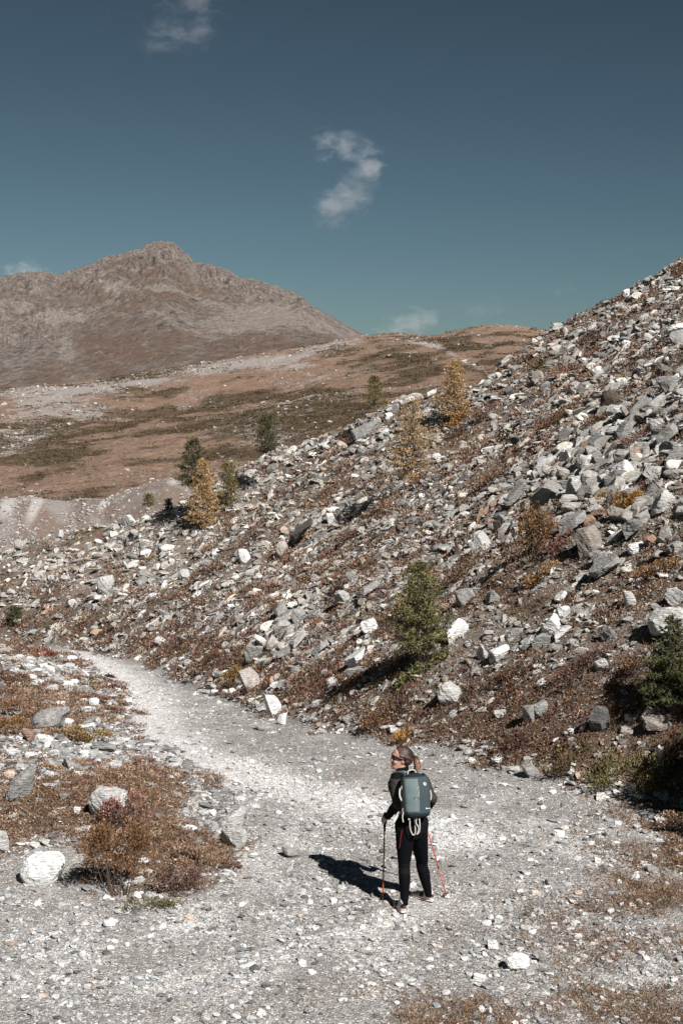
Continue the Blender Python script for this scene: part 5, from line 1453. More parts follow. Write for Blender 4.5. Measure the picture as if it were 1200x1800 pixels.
def torso_parts(g=0.0):
    up = tuple(FW)
    return [sloft([pelvis - UP * .075, pelvis, waist, chest, upch, neckb - UP * .015], [(.140 + g, .098 + g), (.163 + g, .112 + g), (.132 + g, .098 + g), (.158 + g, .112 + g), (.160 + g, .098 + g), (.075 + g, .068 + g)], 26, up=up, seg=28)]
def arm_parts(g=0.0):
    out = []
    for sh, el, wr in ((lsh, lelb, lwri), (rsh, relb, rwri)):
        out.append(sloft([sh + (upch - sh) * .45 + UP * .010, sh, sh.lerp(el, .5), el], [.062 + g, .058 + g, .047 + g, .040 + g], 16, up=tuple(FW), seg=16))
        out.append(sloft([el + (sh - el) * .06, el, el.lerp(wr, .45), wr], [.036 + g, .042 + g, .038 + g, .026 + g], 14, up=tuple(FW), seg=16))
    return out
def leg_parts(g=0.0):
    out = []
    for hp, kn, an in ((lhip, lknee, lank), (rhip, rknee, rank)):
        out.append(sloft([hp + UP * .04, hp - UP * .04, hp.lerp(kn, .5), kn + UP * .06, kn, kn.lerp(an, .30) - FW * .012, kn.lerp(an, .65) - FW * .004, an + UP * .01, an - UP * .02], [(.080 + g, .092 + g), (.090 + g, .100 + g), (.076 + g, .082 + g), (.059 + g, .064 + g), (.055 + g, .058 + g), (.055 + g, .060 + g), (.044 + g, .047 + g), (.034 + g, .036 + g), (.034 + g, .036 + g)], 34, up=tuple(FW), seg=20))
    return out
def foot_dir(deg): return Vector((-math.sin(R(deg)), math.cos(R(deg)), 0))
LF, RF = foot_dir(16), foot_dir(50)
lheel = Vector(hit(710, 1609)) + LF * .03; rheel = Vector(hit(760, 1587)) + RF * .015
lheel.z = 0.0; rheel.z = 0.0
def foot_core(heel, fd, an, g=0.0):
    return [sloft([an + UP * .02, an - UP * .02, heel + fd * .035 + UP * .055], [.026, .026, .024], 8, up=tuple(fd), seg=14), sloft([heel + fd * .03 + UP * .045, heel + fd * .07 + UP * .045, heel + fd * .15 + UP * .038, heel + fd * .195 + UP * .032], [(.020, .018), (.026, .022), (.030, .017), (.018, .012)], 12, up=(0, 0, 1), seg=14)]
neck = [sloft([upch, neckb, neckt, hw(-0.012, 0, -.062)], [(.075, .062), (.056, .054), (.052, .052), (.054, .056)], 12, up=tuple(FW), seg=18)]
hd = [(head_world(v), f) for v, f in head_parts()]
body_parts = torso_parts(-.012) + arm_parts(-.010) + leg_parts(-.008) + neck + hd + foot_core(lheel, LF, lank, -.010) + foot_core(rheel, RF, rank, -.010)
bv, bf = fused(body_parts, 0.0065, 3)
# facial colour: lips
cen = np.array([bv[list(q)].mean(0) for q in bf]) - np.array(headc)
lx, ly, lz = cen @ np.array(HEAD_F), cen @ np.array(HEAD_L), cen @ np.array(HEAD_U)
lipm = (lx > .084) & (np.abs(ly) < .022) & (lz > -.068) & (lz < -.049)
hand_l = fused(hand_parts(lwri + (lwri - lelb).normalized() * .005, lgrip, lax, -RT * .75 - FW * .3, FW + RT * .2), 0.0035, 2)
hand_r = fused(hand_parts(rwri + (rwri - relb).normalized() * .005, rgrip, rax, RT * .75 - FW * .3, FW - RT * .2), 0.0035, 2)
av, af = join_parts([(bv, bf), hand_l, hand_r])
mi = np.zeros(len(af), int); mi[:len(bf)][lipm] = 1
body = mesh_obj('body', rel(av), af, None, hiker, smooth=True, mats=[M_SKIN, M_LIP], midx=mi)

def wrinkle(v, amp, sc, seed, region=None):
    n = fbm(v[:, 0] * sc + v[:, 2] * sc * .35 + seed, v[:, 2] * sc * 1.5 - v[:, 1] * sc * .5, 3, seed)
    return amp * n
def displace(v, f, amp, sc, seed):
    me = bpy.data.meshes.new('tmp'); me.from_pydata(v.tolist(), [], f); me.update()
    nr = np.array([q.normal[:] for q in me.vertices]); bpy.data.meshes.remove(me)
    return v + nr * wrinkle(v, amp, sc, seed)[:, None]
# jacket: charcoal body and sleeves, black collar, side panels and lower sleeves
collar = [sloft([upch + UP * .02, neckb + UP * .005, neckt + UP * .004], [(.085, .075), (.068, .066), (.064, .063)], 10, up=tuple(FW), seg=20)]
hem = [sloft([pelvis - UP * .055, pelvis + UP * .03, waist], [(.166, .118), (.172, .122), (.142, .106)], 10, up=tuple(FW), seg=28)]
jv, jf = fused([torso_parts(.007)[0]] + arm_parts(.007) + collar + hem, 0.007, 4)
jv = displace(jv, jf, 0.0045, 16, 5)
jc = np.array([jv[list(q)].mean(0) for q in jf])
k_pel = jc[:, 2] < pelvis.z - .055
blk = (jc[:, 2] > neckb.z - .035) | (jc[:, 2] < pelvis.z + .10)                                   # collar
for sh, el, wr in ((lsh, lelb, lwri), (rsh, relb, rwri)):
    d = np.array(wr - el); t = ((jc - np.array(el)) @ d) / (d @ d); q = np.linalg.norm(jc - np.array(el) - np.clip(t, 0, 1)[:, None] * d, axis=1)
    blk |= (q < .062) & (t > .05) & (jc[:, 2] < el.z + .03)
    ins = (jc - np.array(sh)) @ np.array(RT) * (1 if sh is lsh else -1)
    arm_d = np.array(el - sh); tt_ = ((jc - np.array(sh)) @ arm_d) / (arm_d @ arm_d)
    blk |= (ins > .030) & (ins < .16) & (jc[:, 2] < sh.z + .03) & (jc[:, 2] > pelvis.z + .06)
mesh_obj('jacket', rel(jv), [q for q, k in zip(jf, k_pel) if not k], None, hiker, smooth=True, mats=[M_JACKET, M_JBLACK], midx=blk[~k_pel].astype(int))
# leggings
lv, lf = fused([sloft([pelvis - UP * .10, pelvis - UP * .04, pelvis + UP * .06], [(.150, .110), (.160, .117), (.150, .108)], 8, up=tuple(FW), seg=28)] + leg_parts(.004), 0.007, 3)
lv = displace(lv, lf, 0.0022, 24, 9)
lc = np.array([lv[list(q)].mean(0) for q in lf])
kn = (np.linalg.norm((lc - np.array(lknee)) * np.array([1, 1, 1.0]), axis=1) < .09) & (np.abs(lc[:, 2] - lknee.z - .02) < .055)
leg = mesh_obj('leggings', rel(lv), lf, None, hiker, smooth=True, mats=[M_LEGGING, M_KNEE], midx=kn.astype(int))
# red seam on the left thigh
sp = spline([PV(704.5, 1456, 13.72), PV(701.5, 1468, 13.71), PV(699.5, 1480, 13.71), PV(698.5, 1492, 13.73)], 30)
from mathutils.bvhtree import BVHTree
def snap(points, v, f, off=0.002):
    bt = BVHTree.FromPolygons([tuple(q) for q in v], f)
    out = []
    for q in points:
        co, no, _, _ = bt.find_nearest(Vector(q)); out.append(np.array(co + no * off))
    return np.array(out)
spn = snap(sp, lv, lf, 0.0015)
dash = [tube_mesh([spn[i:i + 4]], [np.full(4, .0028)], 6) for i in range(0, 27, 4)]
tv, tf = [], []; b = 0
for q, w in dash: tv.append(q); tf.append(w + b); b += len(q)
sv, sf = tube_mesh([spn], [np.full(30, .0020)], 6)
mesh_obj('red_seam', rel(sv), sf, M_RED, leg)

# boots
M_BOOT = fabric('taupe_suede', (0.50, 0.44, 0.41), .9); M_BOOTD = fabric('dark_boot_mesh', (0.055, 0.042, 0.040), .9); M_SOLE = simple('boot_sole', (0.52, 0.45, 0.40), .85); M_TREAD = simple('dark_tread', (0.02, 0.018, 0.017), .9); M_LACE = simple('boot_lace', (0.45, 0.16, 0.13), .8)
for heel, fd, an in ((lheel, LF, lank), (rheel, RF, rank)):
    sd = UP.cross(fd)
    up_parts = [sloft([heel - fd * .004 + UP * .045, heel + fd * .06 + UP * .052, heel + fd * .14 + UP * .044, heel + fd * .215 + UP * .034, heel + fd * .243 + UP * .028], [(.034, .034), (.041, .042), (.047, .034), (.042, .026), (.022, .016)], 18, up=(0, 0, 1), seg=18),
                sloft([heel + fd * .035 + UP * .04, heel + fd * .038 + UP * .085, heel.lerp(an, .5) * 0 + an * 1.0 + UP * .022], [(.040, .046), (.041, .048), (.045, .050)], 10, up=tuple(fd), seg=18)]
    wv, wf = fused(up_parts, .006, 3)
    wc = np.array([wv[list(q)].mean(0) for q in wf]); rl = wc - np.array(heel)
    al, hh = rl @ np.array(fd), rl[:, 2]
    dk = ((al > .075) & (al < .125) & (hh > .045) & (hh < .085) & (np.abs(rl @ np.array(sd)) > .020)) | ((al < .008) & (hh > .050) & (hh < .088))
    bt = mesh_obj('hiking_boot', rel(wv), wf, None, hiker, smooth=True, mats=[M_BOOT, M_BOOTD], midx=dk.astype(int))
    sv, sf = fused([sloft([heel - fd * .020 + UP * .016, heel + fd * .05 + UP * .017, heel + fd * .13 + UP * .017, heel + fd * .21 + UP * .019, heel + fd * .255 + UP * .026], [(.030, .015), (.042, .016), (.046, .016), (.045, .015), (.024, .011)], 18, up=(0, 0, 1), seg=18)], .005, 2)
    sm = (np.array([sv[list(q)].mean(0)[2] for q in sf]) < .012)
    mesh_obj('sole', rel(sv), sf, None, bt, smooth=True, mats=[M_SOLE, M_TREAD], midx=sm.astype(int))
    pts = spline([heel + fd * .155 + UP * .070, heel + fd * .12 + UP * .086 + sd * .014, heel + fd * .11 + UP * .090 - sd * .014, heel + fd * .09 + UP * .110 + sd * .014, heel + fd * .075 + UP * .122 - sd * .014], 24)
    sv, sf = tube_mesh([pts], [np.full(24, .0028)], 6); mesh_obj('lace', rel(sv), sf, M_LACE, bt)

# hair: close cap drawn back into a ponytail
def hair_cap():
    seg, ring = 120, 56; v = []
    for i in range(ring):
        for j in range(seg):
            th = np.pi * i / (ring - 1); ph = 2 * np.pi * j / seg
            v.append((math.sin(th) * math.cos(ph), math.sin(th) * math.sin(ph), math.cos(th)))
    v = np.array(v); c = np.array([-.006, 0, .016]); v = c + v * np.array([.111, .086, .111])
    # the back of the skull narrows to the nape
    f = []
    for i in range(ring - 1):
        for j in range(seg):
            a, b_ = i * seg + j, i * seg + (j + 1) % seg; q = (a, b_, b_ + seg, a + seg)
            m = v[list(q)].mean(0); x, y, z = m
            ay = abs(y)
            # forehead line falls from the crown front to the temple, then runs above and behind the ear to the nape
            line = 0.048 + 0.35 * (z - .075) if z > .030 else 0.032 - 0.95 * (.030 - z)
            keep = x < line - 0.10 * max(0, ay - .055)
            if z > .098: keep = x < .058
            if z < .022 and x > -.022: keep = False
            if z < -.058: keep = False
            if keep: f.append(q)
    return v, f
hv, hf = hair_cap()
h_ang = np.arctan2(hv[:, 1], hv[:, 2] - .0 + .03)
h_str = fbm(h_ang * 6 + hv[:, 0] * 5, hv[:, 0] * 6, 4, 7, .65)                     # combed from the forehead to the tie
hv = hv * (1 + .022 * h_str)[:, None]
hcol = np.tile([[0.040, 0.017, 0.0105]], (len(hv), 1)) * np.clip(1 + 1.5 * fbm(h_ang * 4.5 + hv[:, 0] * 6, hv[:, 0] * 5, 3, 17), .4, 3.2)[:, None]  # combed strand tones, with streaked highlights put into the colour
hair = mesh_obj('hair', rel(head_world(hv)), hf, M_HAIR, hiker, tint=hcol, smooth=True)
so = hair.modifiers.new('thick', 'SOLIDIFY'); so.thickness = 0.006; so.offset = 0.0
pony0 = hw(-.108, 0, .022)
pk = [pony0 - Vector(HEAD_F) * -.012, pony0 - HEAD_F * .022 + UP * .006, PV(731, 1337, 13.965), PV(733.5, 1345, 13.95), PV(731.5, 1354, 13.945), PV(728.5, 1360, 13.94)]
strands_v, strands_f, strands_t, b = [], [], [], 0
r = np.random.default_rng(3)
base_c = spline([list(q) for q in pk], 20); rad_c = spline([[.014], [.021], [.031], [.035], [.029], [.008]], 20)[:, 0]
pv_, pf_ = loft(base_c, [(q * .86, q * .86) for q in np.maximum(rad_c, .003)], seg=14)
parts_ = [(pv_, pf_)]
for i in range(34):
    a_, q_ = r.uniform(0, 2 * np.pi), math.sqrt(r.random())
    off = np.stack([np.cos(a_) * q_ * rad_c, np.sin(a_) * q_ * rad_c, np.zeros(20)], -1) + np.stack([fbm(np.linspace(0, 2, 20), np.full(20, i * 1.3), 2, i) * .004] * 3, -1)
    ln = 20 - (i % 4)
    parts_.append(loft((base_c + off)[:ln], [(.0040, .0040)] * (ln - 1) + [(.001, .001)], seg=6))
pv_, pf_ = join_parts(parts_)
lo = np.clip((np.array(pony0)[2] + .01 - pv_[:, 2]) / .12, 0, 1)[:, None]
pt = np.array([[0.055, 0.027, 0.019]]) * (1 - lo) + np.array([[0.21, 0.112, 0.068]]) * lo
pt = pt * np.clip(1 + .9 * fbm(pv_[:, 0] * 110, pv_[:, 1] * 110, 2, 5), .4, 2)[:, None]
mesh_obj('ponytail', rel(pv_), pf_, M_HAIR, hair, tint=pt, smooth=True)
tv_, tf_ = loft([pony0 + HEAD_F * .006, pony0 - HEAD_F * .006], [.017, .017], seg=16); mesh_obj('hair_tie', rel(tv_), tf_, M_FRAME, hair, smooth=True)

# sunglasses
gl = bpy.data.objects.new('sunglasses', None); C.objects.link(gl); gl.parent = hiker; gl.empty_display_size = .05
for s in (1, -1):
    parts_ = []
    cv = []
    for zz in np.linspace(-.025, .025, 9):
        row = []
        for q in np.linspace(.012, .070, 10):
            edge = math.sqrt(max(0, 1 - (zz / .0265) ** 2)); qq = .041 + (q - .041) * (0.55 + .45 * edge)
            row.append((0.1045 - 4.6 * (qq - .008) ** 2 * (1 if qq > .008 else 0) - 6 * zz * zz, s * qq, .014 + zz))
        cv.append(row)
    cv = np.array(cv).reshape(-1, 3); inn = cv.copy(); inn[:, 0] -= .003
    vv_ = np.concatenate([cv, inn]); ff_ = []
    for i in range(8):
        for j in range(9):
            q = (i * 10 + j, i * 10 + j + 1, (i + 1) * 10 + j + 1, (i + 1) * 10 + j)
            ff_ += [q, tuple(w + 90 for w in q[::-1])]
    mesh_obj('lens', rel(head_world(vv_)), ff_, M_GLASS, gl, smooth=True)
    tp = spline([[.088, s * .066, .022], [.060, s * .0775, .020], [.020, s * .0835, .014], [-.006, s * .086, .010], [-.022, s * .083, -.004]], 16)
    tvv, tff = loft(head_world(tp), [(.0042, .0125)] * 9 + [(.0035, .0080)] * 7, up=tuple(HEAD_U), seg=10)
    mesh_obj('temple', rel(tvv), tff, M_FRAME, gl, smooth=True)
tvv, tff = loft(head_world(spline([[.101, -.016, .020], [.107, 0, .024], [.101, .016, .020]], 8)), [.003] * 8, up=tuple(HEAD_U), seg=8); mesh_obj('bridge', rel(tvv), tff, M_FRAME, gl, smooth=True)

# ------------------------------------------------------------------ trekking poles (held, so things of their own)
M_POLE = simple('red_pole', (0.40, 0.095, 0.06), 0.45, .15, spec=.4); M_GRIP = simple('black_foam_grip', (0.010, 0.010, 0.011), .9); M_STEEL = simple('steel_tip', (0.35, 0.35, 0.35), .35, metal=1.0)
M_POLEDARK = simple('dark_pole_band', (0.03, 0.02, 0.02), .4)
for grip, tip, label in ((lgrip, ltip, 'red trekking pole upright in the left hand of the hiker'), (rgrip, rtip, 'red trekking pole slanting out to the right of the hiker')):
    root = empty('trekking_pole', tuple(tip), label, 'trekking pole', 'pair of trekking poles')
    ax = (grip - tip).normalized(); L = (grip - tip).length
    def rp(v): return np.asarray(v, float) - np.array(tip)
    def seg_(name, a, b_, r0, r1, mat, par=root, n=12):
        vv_, ff_ = loft([tip + ax * a, tip + ax * (a * .5 + b_ * .5), tip + ax * b_], [r0, (r0 + r1) / 2, r1], up=(1, 0, .1), seg=n); return mesh_obj(name, rp(vv_), ff_, mat, par, smooth=True)
    seg_('tip', -.01, .045, .003, .005, M_STEEL)
    lowr = seg_('lower_shaft', .04, L * .38, .0062, .0066, M_POLE); seg_('upper_shaft', L * .375, L * .865, .0078, .0080, M_POLE)
    seg_('clamp', L * .36, L * .385, .0105, .0105, M_POLEDARK, lowr)
    gs = seg_('lower_grip', L * .86, L - .06, .0105, .0125, M_GRIP)
    gv, gf = sloft([grip - ax * .065, grip - ax * .03, grip + ax * .02, grip + ax * .055, grip + ax * .075], [.014, .0165, .0155, .0175, .012], 16, up=(1, 0, .1), seg=14); mesh_obj('grip', rp(gv), gf, M_GRIP, root, smooth=True)
    # basket
    bc = tip + ax * .06; e1 = ax.cross(Vector((0, 1, 0))).normalized(); e2 = ax.cross(e1)
    rp_ = np.array([list(bc + e1 * math.cos(q) * .026 + e2 * math.sin(q) * .026) for q in np.linspace(0, 2 * np.pi, 19)])
    pb = [rp_] + [np.array([list(bc), list(bc + e1 * math.cos(q) * .026 + e2 * math.sin(q) * .026)]) for q in (0, 1.57, 3.14, 4.71)]
    vv_, ff_ = tube_mesh(pb, [np.full(len(q), .0035) for q in pb], 6); mesh_obj('basket', rp(vv_), ff_, M_GRIP, root)
    # wrist strap
    sp_ = spline([grip + ax * .07, grip + ax * .04 - FW * .03 + RT * .02, grip - ax * .03 - FW * .04, grip - ax * .04 - FW * .005, grip + ax * .06], 18)
    vv_, ff_ = tube_mesh([sp_], [np.full(18, .004)], 6); mesh_obj('wrist_strap', rp(vv_), ff_, M_GRIP, root)

# ------------------------------------------------------------------ backpack (worn, so a thing of its own)
M_PACKL = fabric('light_teal_fabric', (0.125, 0.158, 0.163)); M_PACKD = fabric('dark_teal_fabric', (0.046, 0.062, 0.067)); M_PACKB = fabric('pack_base_fabric', (0.016, 0.024, 0.029)); M_PACKG = fabric('grey_pad', (0.15, 0.162, 0.166))
M_WHITE = simple('white_print', (0.78, 0.78, 0.77), .6)
pb_ = PV(731.5, 1436, 13.72); pt_ = PV(728.0, 1361, 13.80)
pack = empty('backpack', tuple(pb_), 'teal grey two tone backpack with pale straps worn by the hiker', 'backpack')
PU = (pt_ - pb_).normalized(); PR = (RT - PU * RT.dot(PU)).normalized(); PB = PR.cross(PU).normalized() * 1.0     # PB points backwards, to the camera
if PB.dot(Vector((0, -1, 0))) < 0: PB = -PB
PL = (pt_ - pb_).length
def pp(x, y, z): return pb_ + PR * x + PB * y + PU * z           # x right, y back, z up
def relp(v): return np.asarray(v, float) - np.array(pb_)
def pack_shell(z0, z1, xs, name, mat, parent, grow=0.0, n=22, seg=44, half=None, taper=True):
    """closed rounded box between heights; xs scales width; half keeps one side only"""
    v = []
    zz = np.linspace(z0, z1, n)
    for z in zz:
        t = z / PL
        w = (.128 + .010 * math.sin(math.pi * min(max(t, 0), 1))) * xs - .012 * max(0, t - .8) / .2 + grow; dpt = .088 + .026 * math.sin(math.pi * min(1, max(0, t * .9 + .05))) - .022 * max(0, t - .75) / .25 + grow
        rim = 1.0 - .30 * max(0, (t - .93) / .07) ** 2 - .22 * max(0, (.06 - t) / .06) ** 2
        for a in np.linspace(0, 2 * np.pi, seg, endpoint=False):
            ca, sa = math.cos(a), math.sin(a); e = .52
            x = w * rim * math.copysign(abs(ca) ** e, ca); y = dpt * rim * math.copysign(abs(sa) ** e, sa)
            if sa > 0: y += .020 * (1 - min(1, abs(x) / w)) * sa      # ridge down the middle of the back
            v.append(np.array(pp(x, y, z)))
    v = np.array(v); k = n
    i = np.arange(k - 1)[:, None] * seg; j = np.arange(seg)[None]; j2 = (j + 1) % seg
    f = [tuple(int(w) for w in q) for q in np.stack([i + j, i + j2, i + seg + j2, i + seg + j], -1).reshape(-1, 4)]
    m = len(v); v = np.concatenate([v, [np.array(pp(0, 0, z0)), np.array(pp(0, 0, z1))]])
    f += [(m, int((q + 1) % seg), int(q)) for q in range(seg)] + [(m + 1, int((k - 1) * seg + q), int((k - 1) * seg + (q + 1) % seg)) for q in range(seg)]
    if half:
        c = np.array([v[list(q)].mean(0) for q in f]) - np.array(pb_); x = c @ np.array(PR); y = c @ np.array(PB)
        f = [q for q, a, b2 in zip(f, x, y) if (a * half > -0.002 and b2 > -.02)]
        v = v + np.array(PB) * .0025
    nr = fbm((v - np.array(pb_)) @ np.array(PR) * 16, (v - np.array(pb_)) @ np.array(PU) * 12, 3, 19)
    v = v + np.array(PB)[None] * (nr * .004)[:, None]
    o = mesh_obj(name, relp(v), f, mat, parent, smooth=True)
    if half:
        s_ = o.modifiers.new('thick', 'SOLIDIFY'); s_.thickness = .004; s_.offset = 1.0
    return o
shell = pack_shell(.035, PL - .02, 1.0, 'pack_body', M_PACKD, pack)
pack_shell(.055, PL - .035, 1.0, 'light_panel', M_PACKL, pack, .001, half=-1)
pack_shell(.0, .062, .97, 'pack_base', M_PACKB, pack, -.002, 8)
pack_shell(PL - .045, PL + .012, .88, 'lid', M_PACKB, pack, -.004, 8)
def on_back(x, z, off=.0):                   # a point on the back face of the pack
    t = z / PL; dpt = .088 + .026 * math.sin(math.pi * min(1, max(0, t * .9 + .05))) - .022 * max(0, t - .75) / .25; w = .128 + .010 * math.sin(math.pi * t)
    xx = min(.999, abs(x) / w); s = (1 - xx ** (2 / .52)) ** (.52 / 2)
    return pp(x, dpt * s + .020 * (1 - xx) * s + off, z)
def pix_to_pack(u, v):                       # emblem positions read off the photo
    z = (1437 - v) / (1437 - 1361) * PL
    x = (u - (731.5 + (728 - 731.5) * z / PL)) * 14.2 / F
    return x, z
def strip(name, pts, w, th, mat, parent=pack, n=24, up=None):
    c = spline([list(q) for q in pts], n); vv_, ff_ = loft(c, [(w, th)] * n, up=tuple(up if up is not None else PB), seg=8); return mesh_obj(name, relp(vv_), ff_, mat, parent, smooth=True)
# emblem ring, dot and lettering
ex, ez = pix_to_pack(740.3, 1377.5)
ring = np.array([list(on_back(ex + .012 * math.cos(q), ez + .012 * math.sin(q), .007)) for q in np.linspace(0, 2 * np.pi, 25)])
vv_, ff_ = tube_mesh([ring], [np.full(25, .0042)], 6); em = mesh_obj('round_emblem', relp(vv_), ff_, M_WHITE, shell)
vv_, ff_ = loft([on_back(ex, ez - .003, .004), on_back(ex, ez - .003, .009)], [(.006, .006)] * 2, up=tuple(PU), seg=14); mesh_obj('emblem_peak', relp(vv_), ff_, M_PACKB, shell)
fx, fz = pix_to_pack(745.5, 1421)
fc = bpy.data.curves.new('lettering', 'FONT'); fc.body = 'Lowepro'; fc.size = .0150; fc.extrude = .0006; fc.align_x = 'CENTER'; fc.align_y = 'CENTER'; fc.offset = .0004
ft = bpy.data.objects.new('lettering', fc); C.objects.link(ft); fc.materials.append(M_WHITE)
zax = (on_back(fx, fz, .01) - on_back(fx, fz, 0)).normalized(); tang = (on_back(fx + .02, fz) - on_back(fx - .02, fz)).normalized(); nrm = tang.cross(PU).normalized(); nrm = nrm if nrm.dot(PB) > 0 else -nrm
upv = nrm.cross(tang)
bpy.context.view_layer.update()
lm = bpy.data.meshes.new_from_object(ft.evaluated_get(bpy.context.evaluated_depsgraph_get())); bpy.data.objects.remove(ft)
ft = bpy.data.objects.new('lettering', lm); C.objects.link(ft)
if not lm.materials: lm.materials.append(M_WHITE)
ft.parent = shell; ft.matrix_local = Matrix.Translation(on_back(fx, fz, .0) + nrm * .009 - pb_) @ Matrix((tang, upv, nrm)).transposed().to_4x4()
vv_, ff_ = loft([on_back(fx - .020, fz + .002, .006), on_back(fx - .014, fz + .005, .008), on_back(fx - .008, fz + .002, .007)], [.003, .004, .003], up=tuple(PB), seg=8); mesh_obj('lettering_mark', relp(vv_), ff_, M_WHITE, shell)
# looped cord on the light panel
cord = [pix_to_pack(*q) for q in [(722, 1401), (730, 1400), (727.5, 1392), (725.5, 1386), (728, 1381.5), (731, 1384), (730.5, 1391), (726, 1397), (721, 1401), (731, 1401.5)]]
strip('cord', [on_back(min(x, -.004), z, .008) for x, z in cord], .0022, .0022, M_STRAP, pack, 60)
strip('dark_toggle_cord', [on_back(x, z, .010) for x, z in [pix_to_pack(*q) for q in [(719, 1402), (724, 1399), (730, 1402)]]], .0028, .0028, M_PACKB, pack, 14)
# shoulder straps over the shoulders, haul loop, white side straps, hanging loops
strip('shoulder_strap', [pp(-.055, -.07, PL - .03), pp(-.075, -.085, PL + .005), upch - RT * .088 + UP * .060 + FW * .02, upch - RT * .085 + UP * .015 + FW * .088, chest - RT * .085 + FW * .118, waist - RT * .085 + FW * .10, pp(-.12, -.06, .05)], .030, .008, M_PACKG, pack, 30, up=FW * -1 + UP * .01)
strip('shoulder_strap', [pp(.055, -.07, PL - .03), pp(.075, -.085, PL + .005), upch + RT * .105 + UP * .080 + FW * .02, upch + RT * .115 + UP * .035 + FW * .10, chest + RT * .125 + FW * .125, waist + RT * .12 + FW * .10, pp(.12, -.06, .05)], .030, .008, M_PACKG, pack, 30, up=FW * -1 + UP * .01)
strip('haul_loop', [pp(-.060, -.03, PL - .008), pp(-.055, -.03, PL + .030), pp(-.025, -.03, PL + .042), pp(.015, -.03, PL + .034), pp(.024, -.03, PL + .002)], .0065, .0045, M_STRAP, pack, 24)
strip('side_strap', [pp(-.128, .02, PL - .115), pp(-.160, .02, PL - .135), pp(-.166, .02, PL - .20), pp(-.146, .02, PL - .25)], .009, .003, M_STRAP, pack, 20, up=PB)
strip('side_strap', [pp(.132, .0, PL - .15), pp(.158, .0, PL - .18), pp(.160, .0, PL - .24), pp(.140, .0, PL - .275)], .007, .003, M_STRAP, pack, 20, up=PB)
for zz in (PL - .118, PL - .335):
    q = [list(pp(-.140 + .011 * math.cos(w), .03, zz + .011 * math.sin(w))) for w in np.linspace(0, 2 * np.pi, 17)]
    vv_, ff_ = tube_mesh([np.array(q)], [np.full(17, .0042)], 6); mesh_obj('buckle_ring', relp(vv_), ff_, M_STRAP, pack, smooth=True)
strip('compression_tail', [pp(-.136, .03, PL - .345), pp(-.150, .03, PL - .40), pp(-.146, .03, PL - .455)], .006, .0025, M_STRAP, pack, 14)
# belt strap running under the forearm
strip('belt_strap', [pp(-.13, -.04, .055), pp(-.165, -.05, .045), pp(-.20, -.04, -.005), pp(-.225, -.03, -.035)], .013, .003, M_STRAP, pack, 16)
def pxp(u, v, y=13.665): return PV(u, v, y)
strip('hanging_loop', [pxp(720.5, 1437), pxp(720, 1450), pxp(721.5, 1460), pxp(725.5, 1467.5), pxp(729, 1465), pxp(729.5, 1455), pxp(728.5, 1437)],   .0062, .0022, M_STRAP, pack, 36)
strip('hanging_loop', [pxp(735.5, 1430, 13.655), pxp(732, 1439, 13.65), pxp(731, 1447, 13.65), pxp(735.5, 1455, 13.65), pxp(733.5, 1464, 13.65), pxp(731.5, 1467, 13.65), pxp(736.5, 1462, 13.648), pxp(737.5, 1450, 13.645), pxp(736.5, 1438, 13.65)],   .0062, .0022, M_STRAP, pack, 44)
strip('small_buckle', [pp(-.10, .05, -.012), pp(-.085, .055, -.010)], .010, .006, M_STRAP, pack, 4)
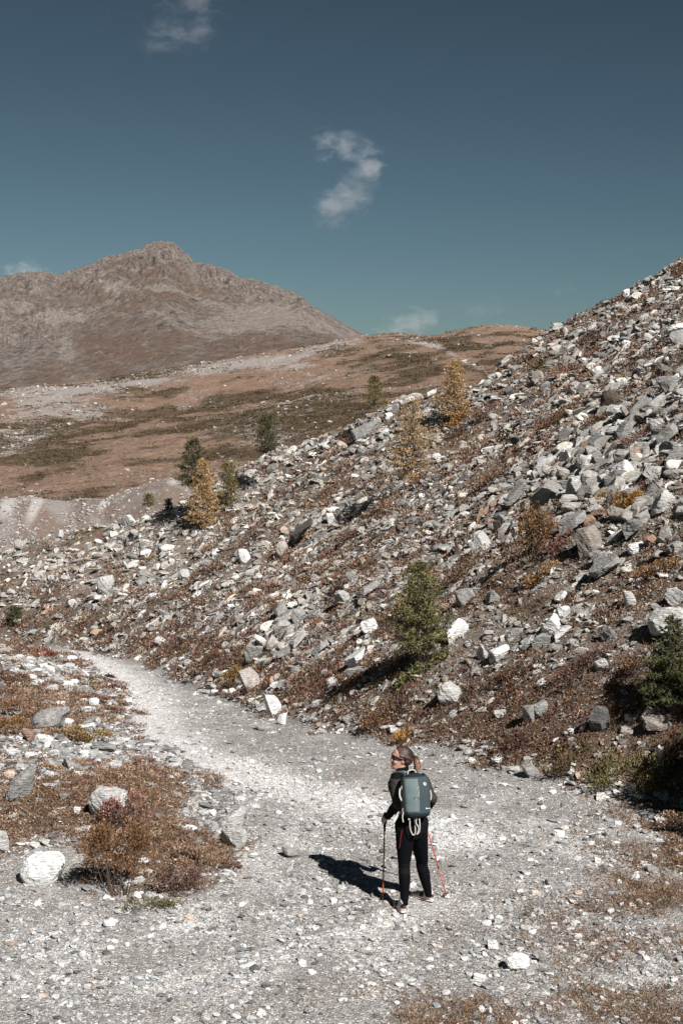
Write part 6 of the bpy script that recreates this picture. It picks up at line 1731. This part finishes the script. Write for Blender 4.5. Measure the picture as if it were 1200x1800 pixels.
# ------------------------------------------------------------------ thin clouds: real volumes high above the far land
def cloud(label, cu, cv, dist, blobs, density, nscale, seed, thin=(0.42, 0.72), stretch=(0.45, 1, 1.3), rot=0.75):
    """blobs: list of (u, v, radius px, weight) in photo pixels; one volume mesh around them all"""
    sc = dist / F
    ctr = P(cu, cv, dist)
    t = NT('cloud_vapour'); t.n.remove(t.b)
    pv = t.node('ShaderNodeVolumePrincipled'); pv.inputs['Color'].default_value = (0.95, 0.96, 1.0, 1); pv.inputs['Anisotropy'].default_value = 0.0
    t.link(pv.outputs[0], t.out.inputs['Volume'])
    co = t.coord((1, 1, 1))
    wn_ = t.node('ShaderNodeTexNoise'); wn_.inputs['Scale'].default_value = nscale * .8; wn_.inputs['Detail'].default_value = 5
    mp0 = t.node('ShaderNodeMapping'); mp0.inputs['Location'].default_value = (seed * 3.1, seed * 1.7, seed); t.link(co, mp0.inputs[0]); t.link(mp0.outputs[0], wn_.inputs['Vector'])
    wv = t.node('ShaderNodeVectorMath'); wv.operation = 'SUBTRACT'; t.link(wn_.outputs['Color'], wv.inputs[0]); wv.inputs[1].default_value = (.5, .5, .5)
    ws = t.node('ShaderNodeVectorMath'); ws.operation = 'SCALE'; t.link(wv.outputs[0], ws.inputs[0]); ws.inputs['Scale'].default_value = 2.2 / nscale
    wa = t.node('ShaderNodeVectorMath'); wa.operation = 'ADD'; t.link(co, wa.inputs[0]); t.link(ws.outputs[0], wa.inputs[1])
    total = None; vs = []
    for (u, v, rp_, w) in blobs:
        c = P(u, v, dist) - ctr; r_ = rp_ * sc * 1.35
        vs.append((c, r_))
        d = t.node('ShaderNodeVectorMath'); d.operation = 'DISTANCE'; t.link(wa.outputs[0], d.inputs[0]); d.inputs[1].default_value = tuple(c)
        q = t.math('DIVIDE', d.outputs['Value'], r_); q = t.math('SUBTRACT', 1.0, q); q = t.math('MAXIMUM', q, 0.0); q = t.math('MULTIPLY', t.math('POWER', q, 0.8), w)
        total = q if total is None else t.math('MAXIMUM', total, q)
    mp = t.node('ShaderNodeMapping'); mp.inputs['Scale'].default_value = stretch; mp.inputs['Rotation'].default_value = (0, rot, 0); mp.inputs['Location'].default_value = (seed, -seed * 2, seed * .5)
    t.link(wa.outputs[0], mp.inputs[0])
    nz = t.noise(mp.outputs[0], nscale * .8, 10, 0.72)
    e = t.math('ADD', t.math('MULTIPLY', t.math('MINIMUM', total, 1.0), 0.62), t.math('MULTIPLY', nz, 2.4)); e = t.math('SUBTRACT', e, 1.50)
    e = t.math('MAXIMUM', e, 0.0); dn = t.math('MULTIPLY', t.math('MULTIPLY', e, total), density * 1.1)
    t.link(dn, pv.inputs['Density'])
    lo = np.min([c - r_ * 1.15 for c, r_ in vs], 0); hi = np.max([c + r_ * 1.15 for c, r_ in vs], 0)
    x0, y0, z0 = lo; x1, y1, z1 = hi
    v = [(x0, y0, z0), (x1, y0, z0), (x1, y1, z0), (x0, y1, z0), (x0, y0, z1), (x1, y0, z1), (x1, y1, z1), (x0, y1, z1)]
    f = [(0, 3, 2, 1), (4, 5, 6, 7), (0, 1, 5, 4), (1, 2, 6, 5), (2, 3, 7, 6), (3, 0, 4, 7)]
    o = mesh_obj('cloud', np.array(v), f, t.m, loc=tuple(ctr))
    tag(o, label, 'cloud')
    o['kind'] = 'stuff'
    return o
D = 5000.0
k = F / D
cloud('curved wispy cloud hanging alone in the middle of the sky', 610, 320, D, [(575, 252, 34, .9), (608, 258, 32, 1), (640, 275, 34, 1), (645, 297, 34, 1.15), (630, 325, 36, .9), (612, 348, 40, 1), (588, 360, 38, 1.1), (565, 382, 28, .7), (560, 328, 34, .38)], 0.024, 0.030, 3.0)
cloud('faint torn cloud at the upper left edge of the sky', 300, 30, D, [(340, -20, 62, .8), (365, 15, 38, .7), (350, 48, 40, .85), (310, 60, 42, .8), (280, 62, 42, .75), (255, 40, 40, .5), (190, -8, 34, .35), (300, -15, 60, .6)], 0.013, 0.026, 8.0)
cloud('small bright cloud peeking over the saddle of the hill', 725, 575, D, [(700, 582, 36, 1), (728, 572, 34, 1), (752, 562, 26, .8), (680, 590, 30, .9)], 0.030, 0.030, 13.0, (0.36, 0.62))
cloud('small bright cloud touching the ridge left of the peak', 45, 482, D, [(20, 484, 26, .9), (45, 479, 26, 1), (62, 480, 20, .8), (80, 487, 26, .6)], 0.035, 0.03, 17.0, (0.36, 0.62))
cloud('faint cloud wisp above the right end of the far hill', 855, 550, D, [(835, 548, 34, .6), (865, 550, 36, .55), (890, 556, 28, .4)], 0.012, 0.03, 23.0)
cloud('tiny faint cloud wisp near the right slope', 990, 512, D, [(980, 514, 24, .5), (1000, 512, 24, .5)], 0.012, 0.03, 29.0)
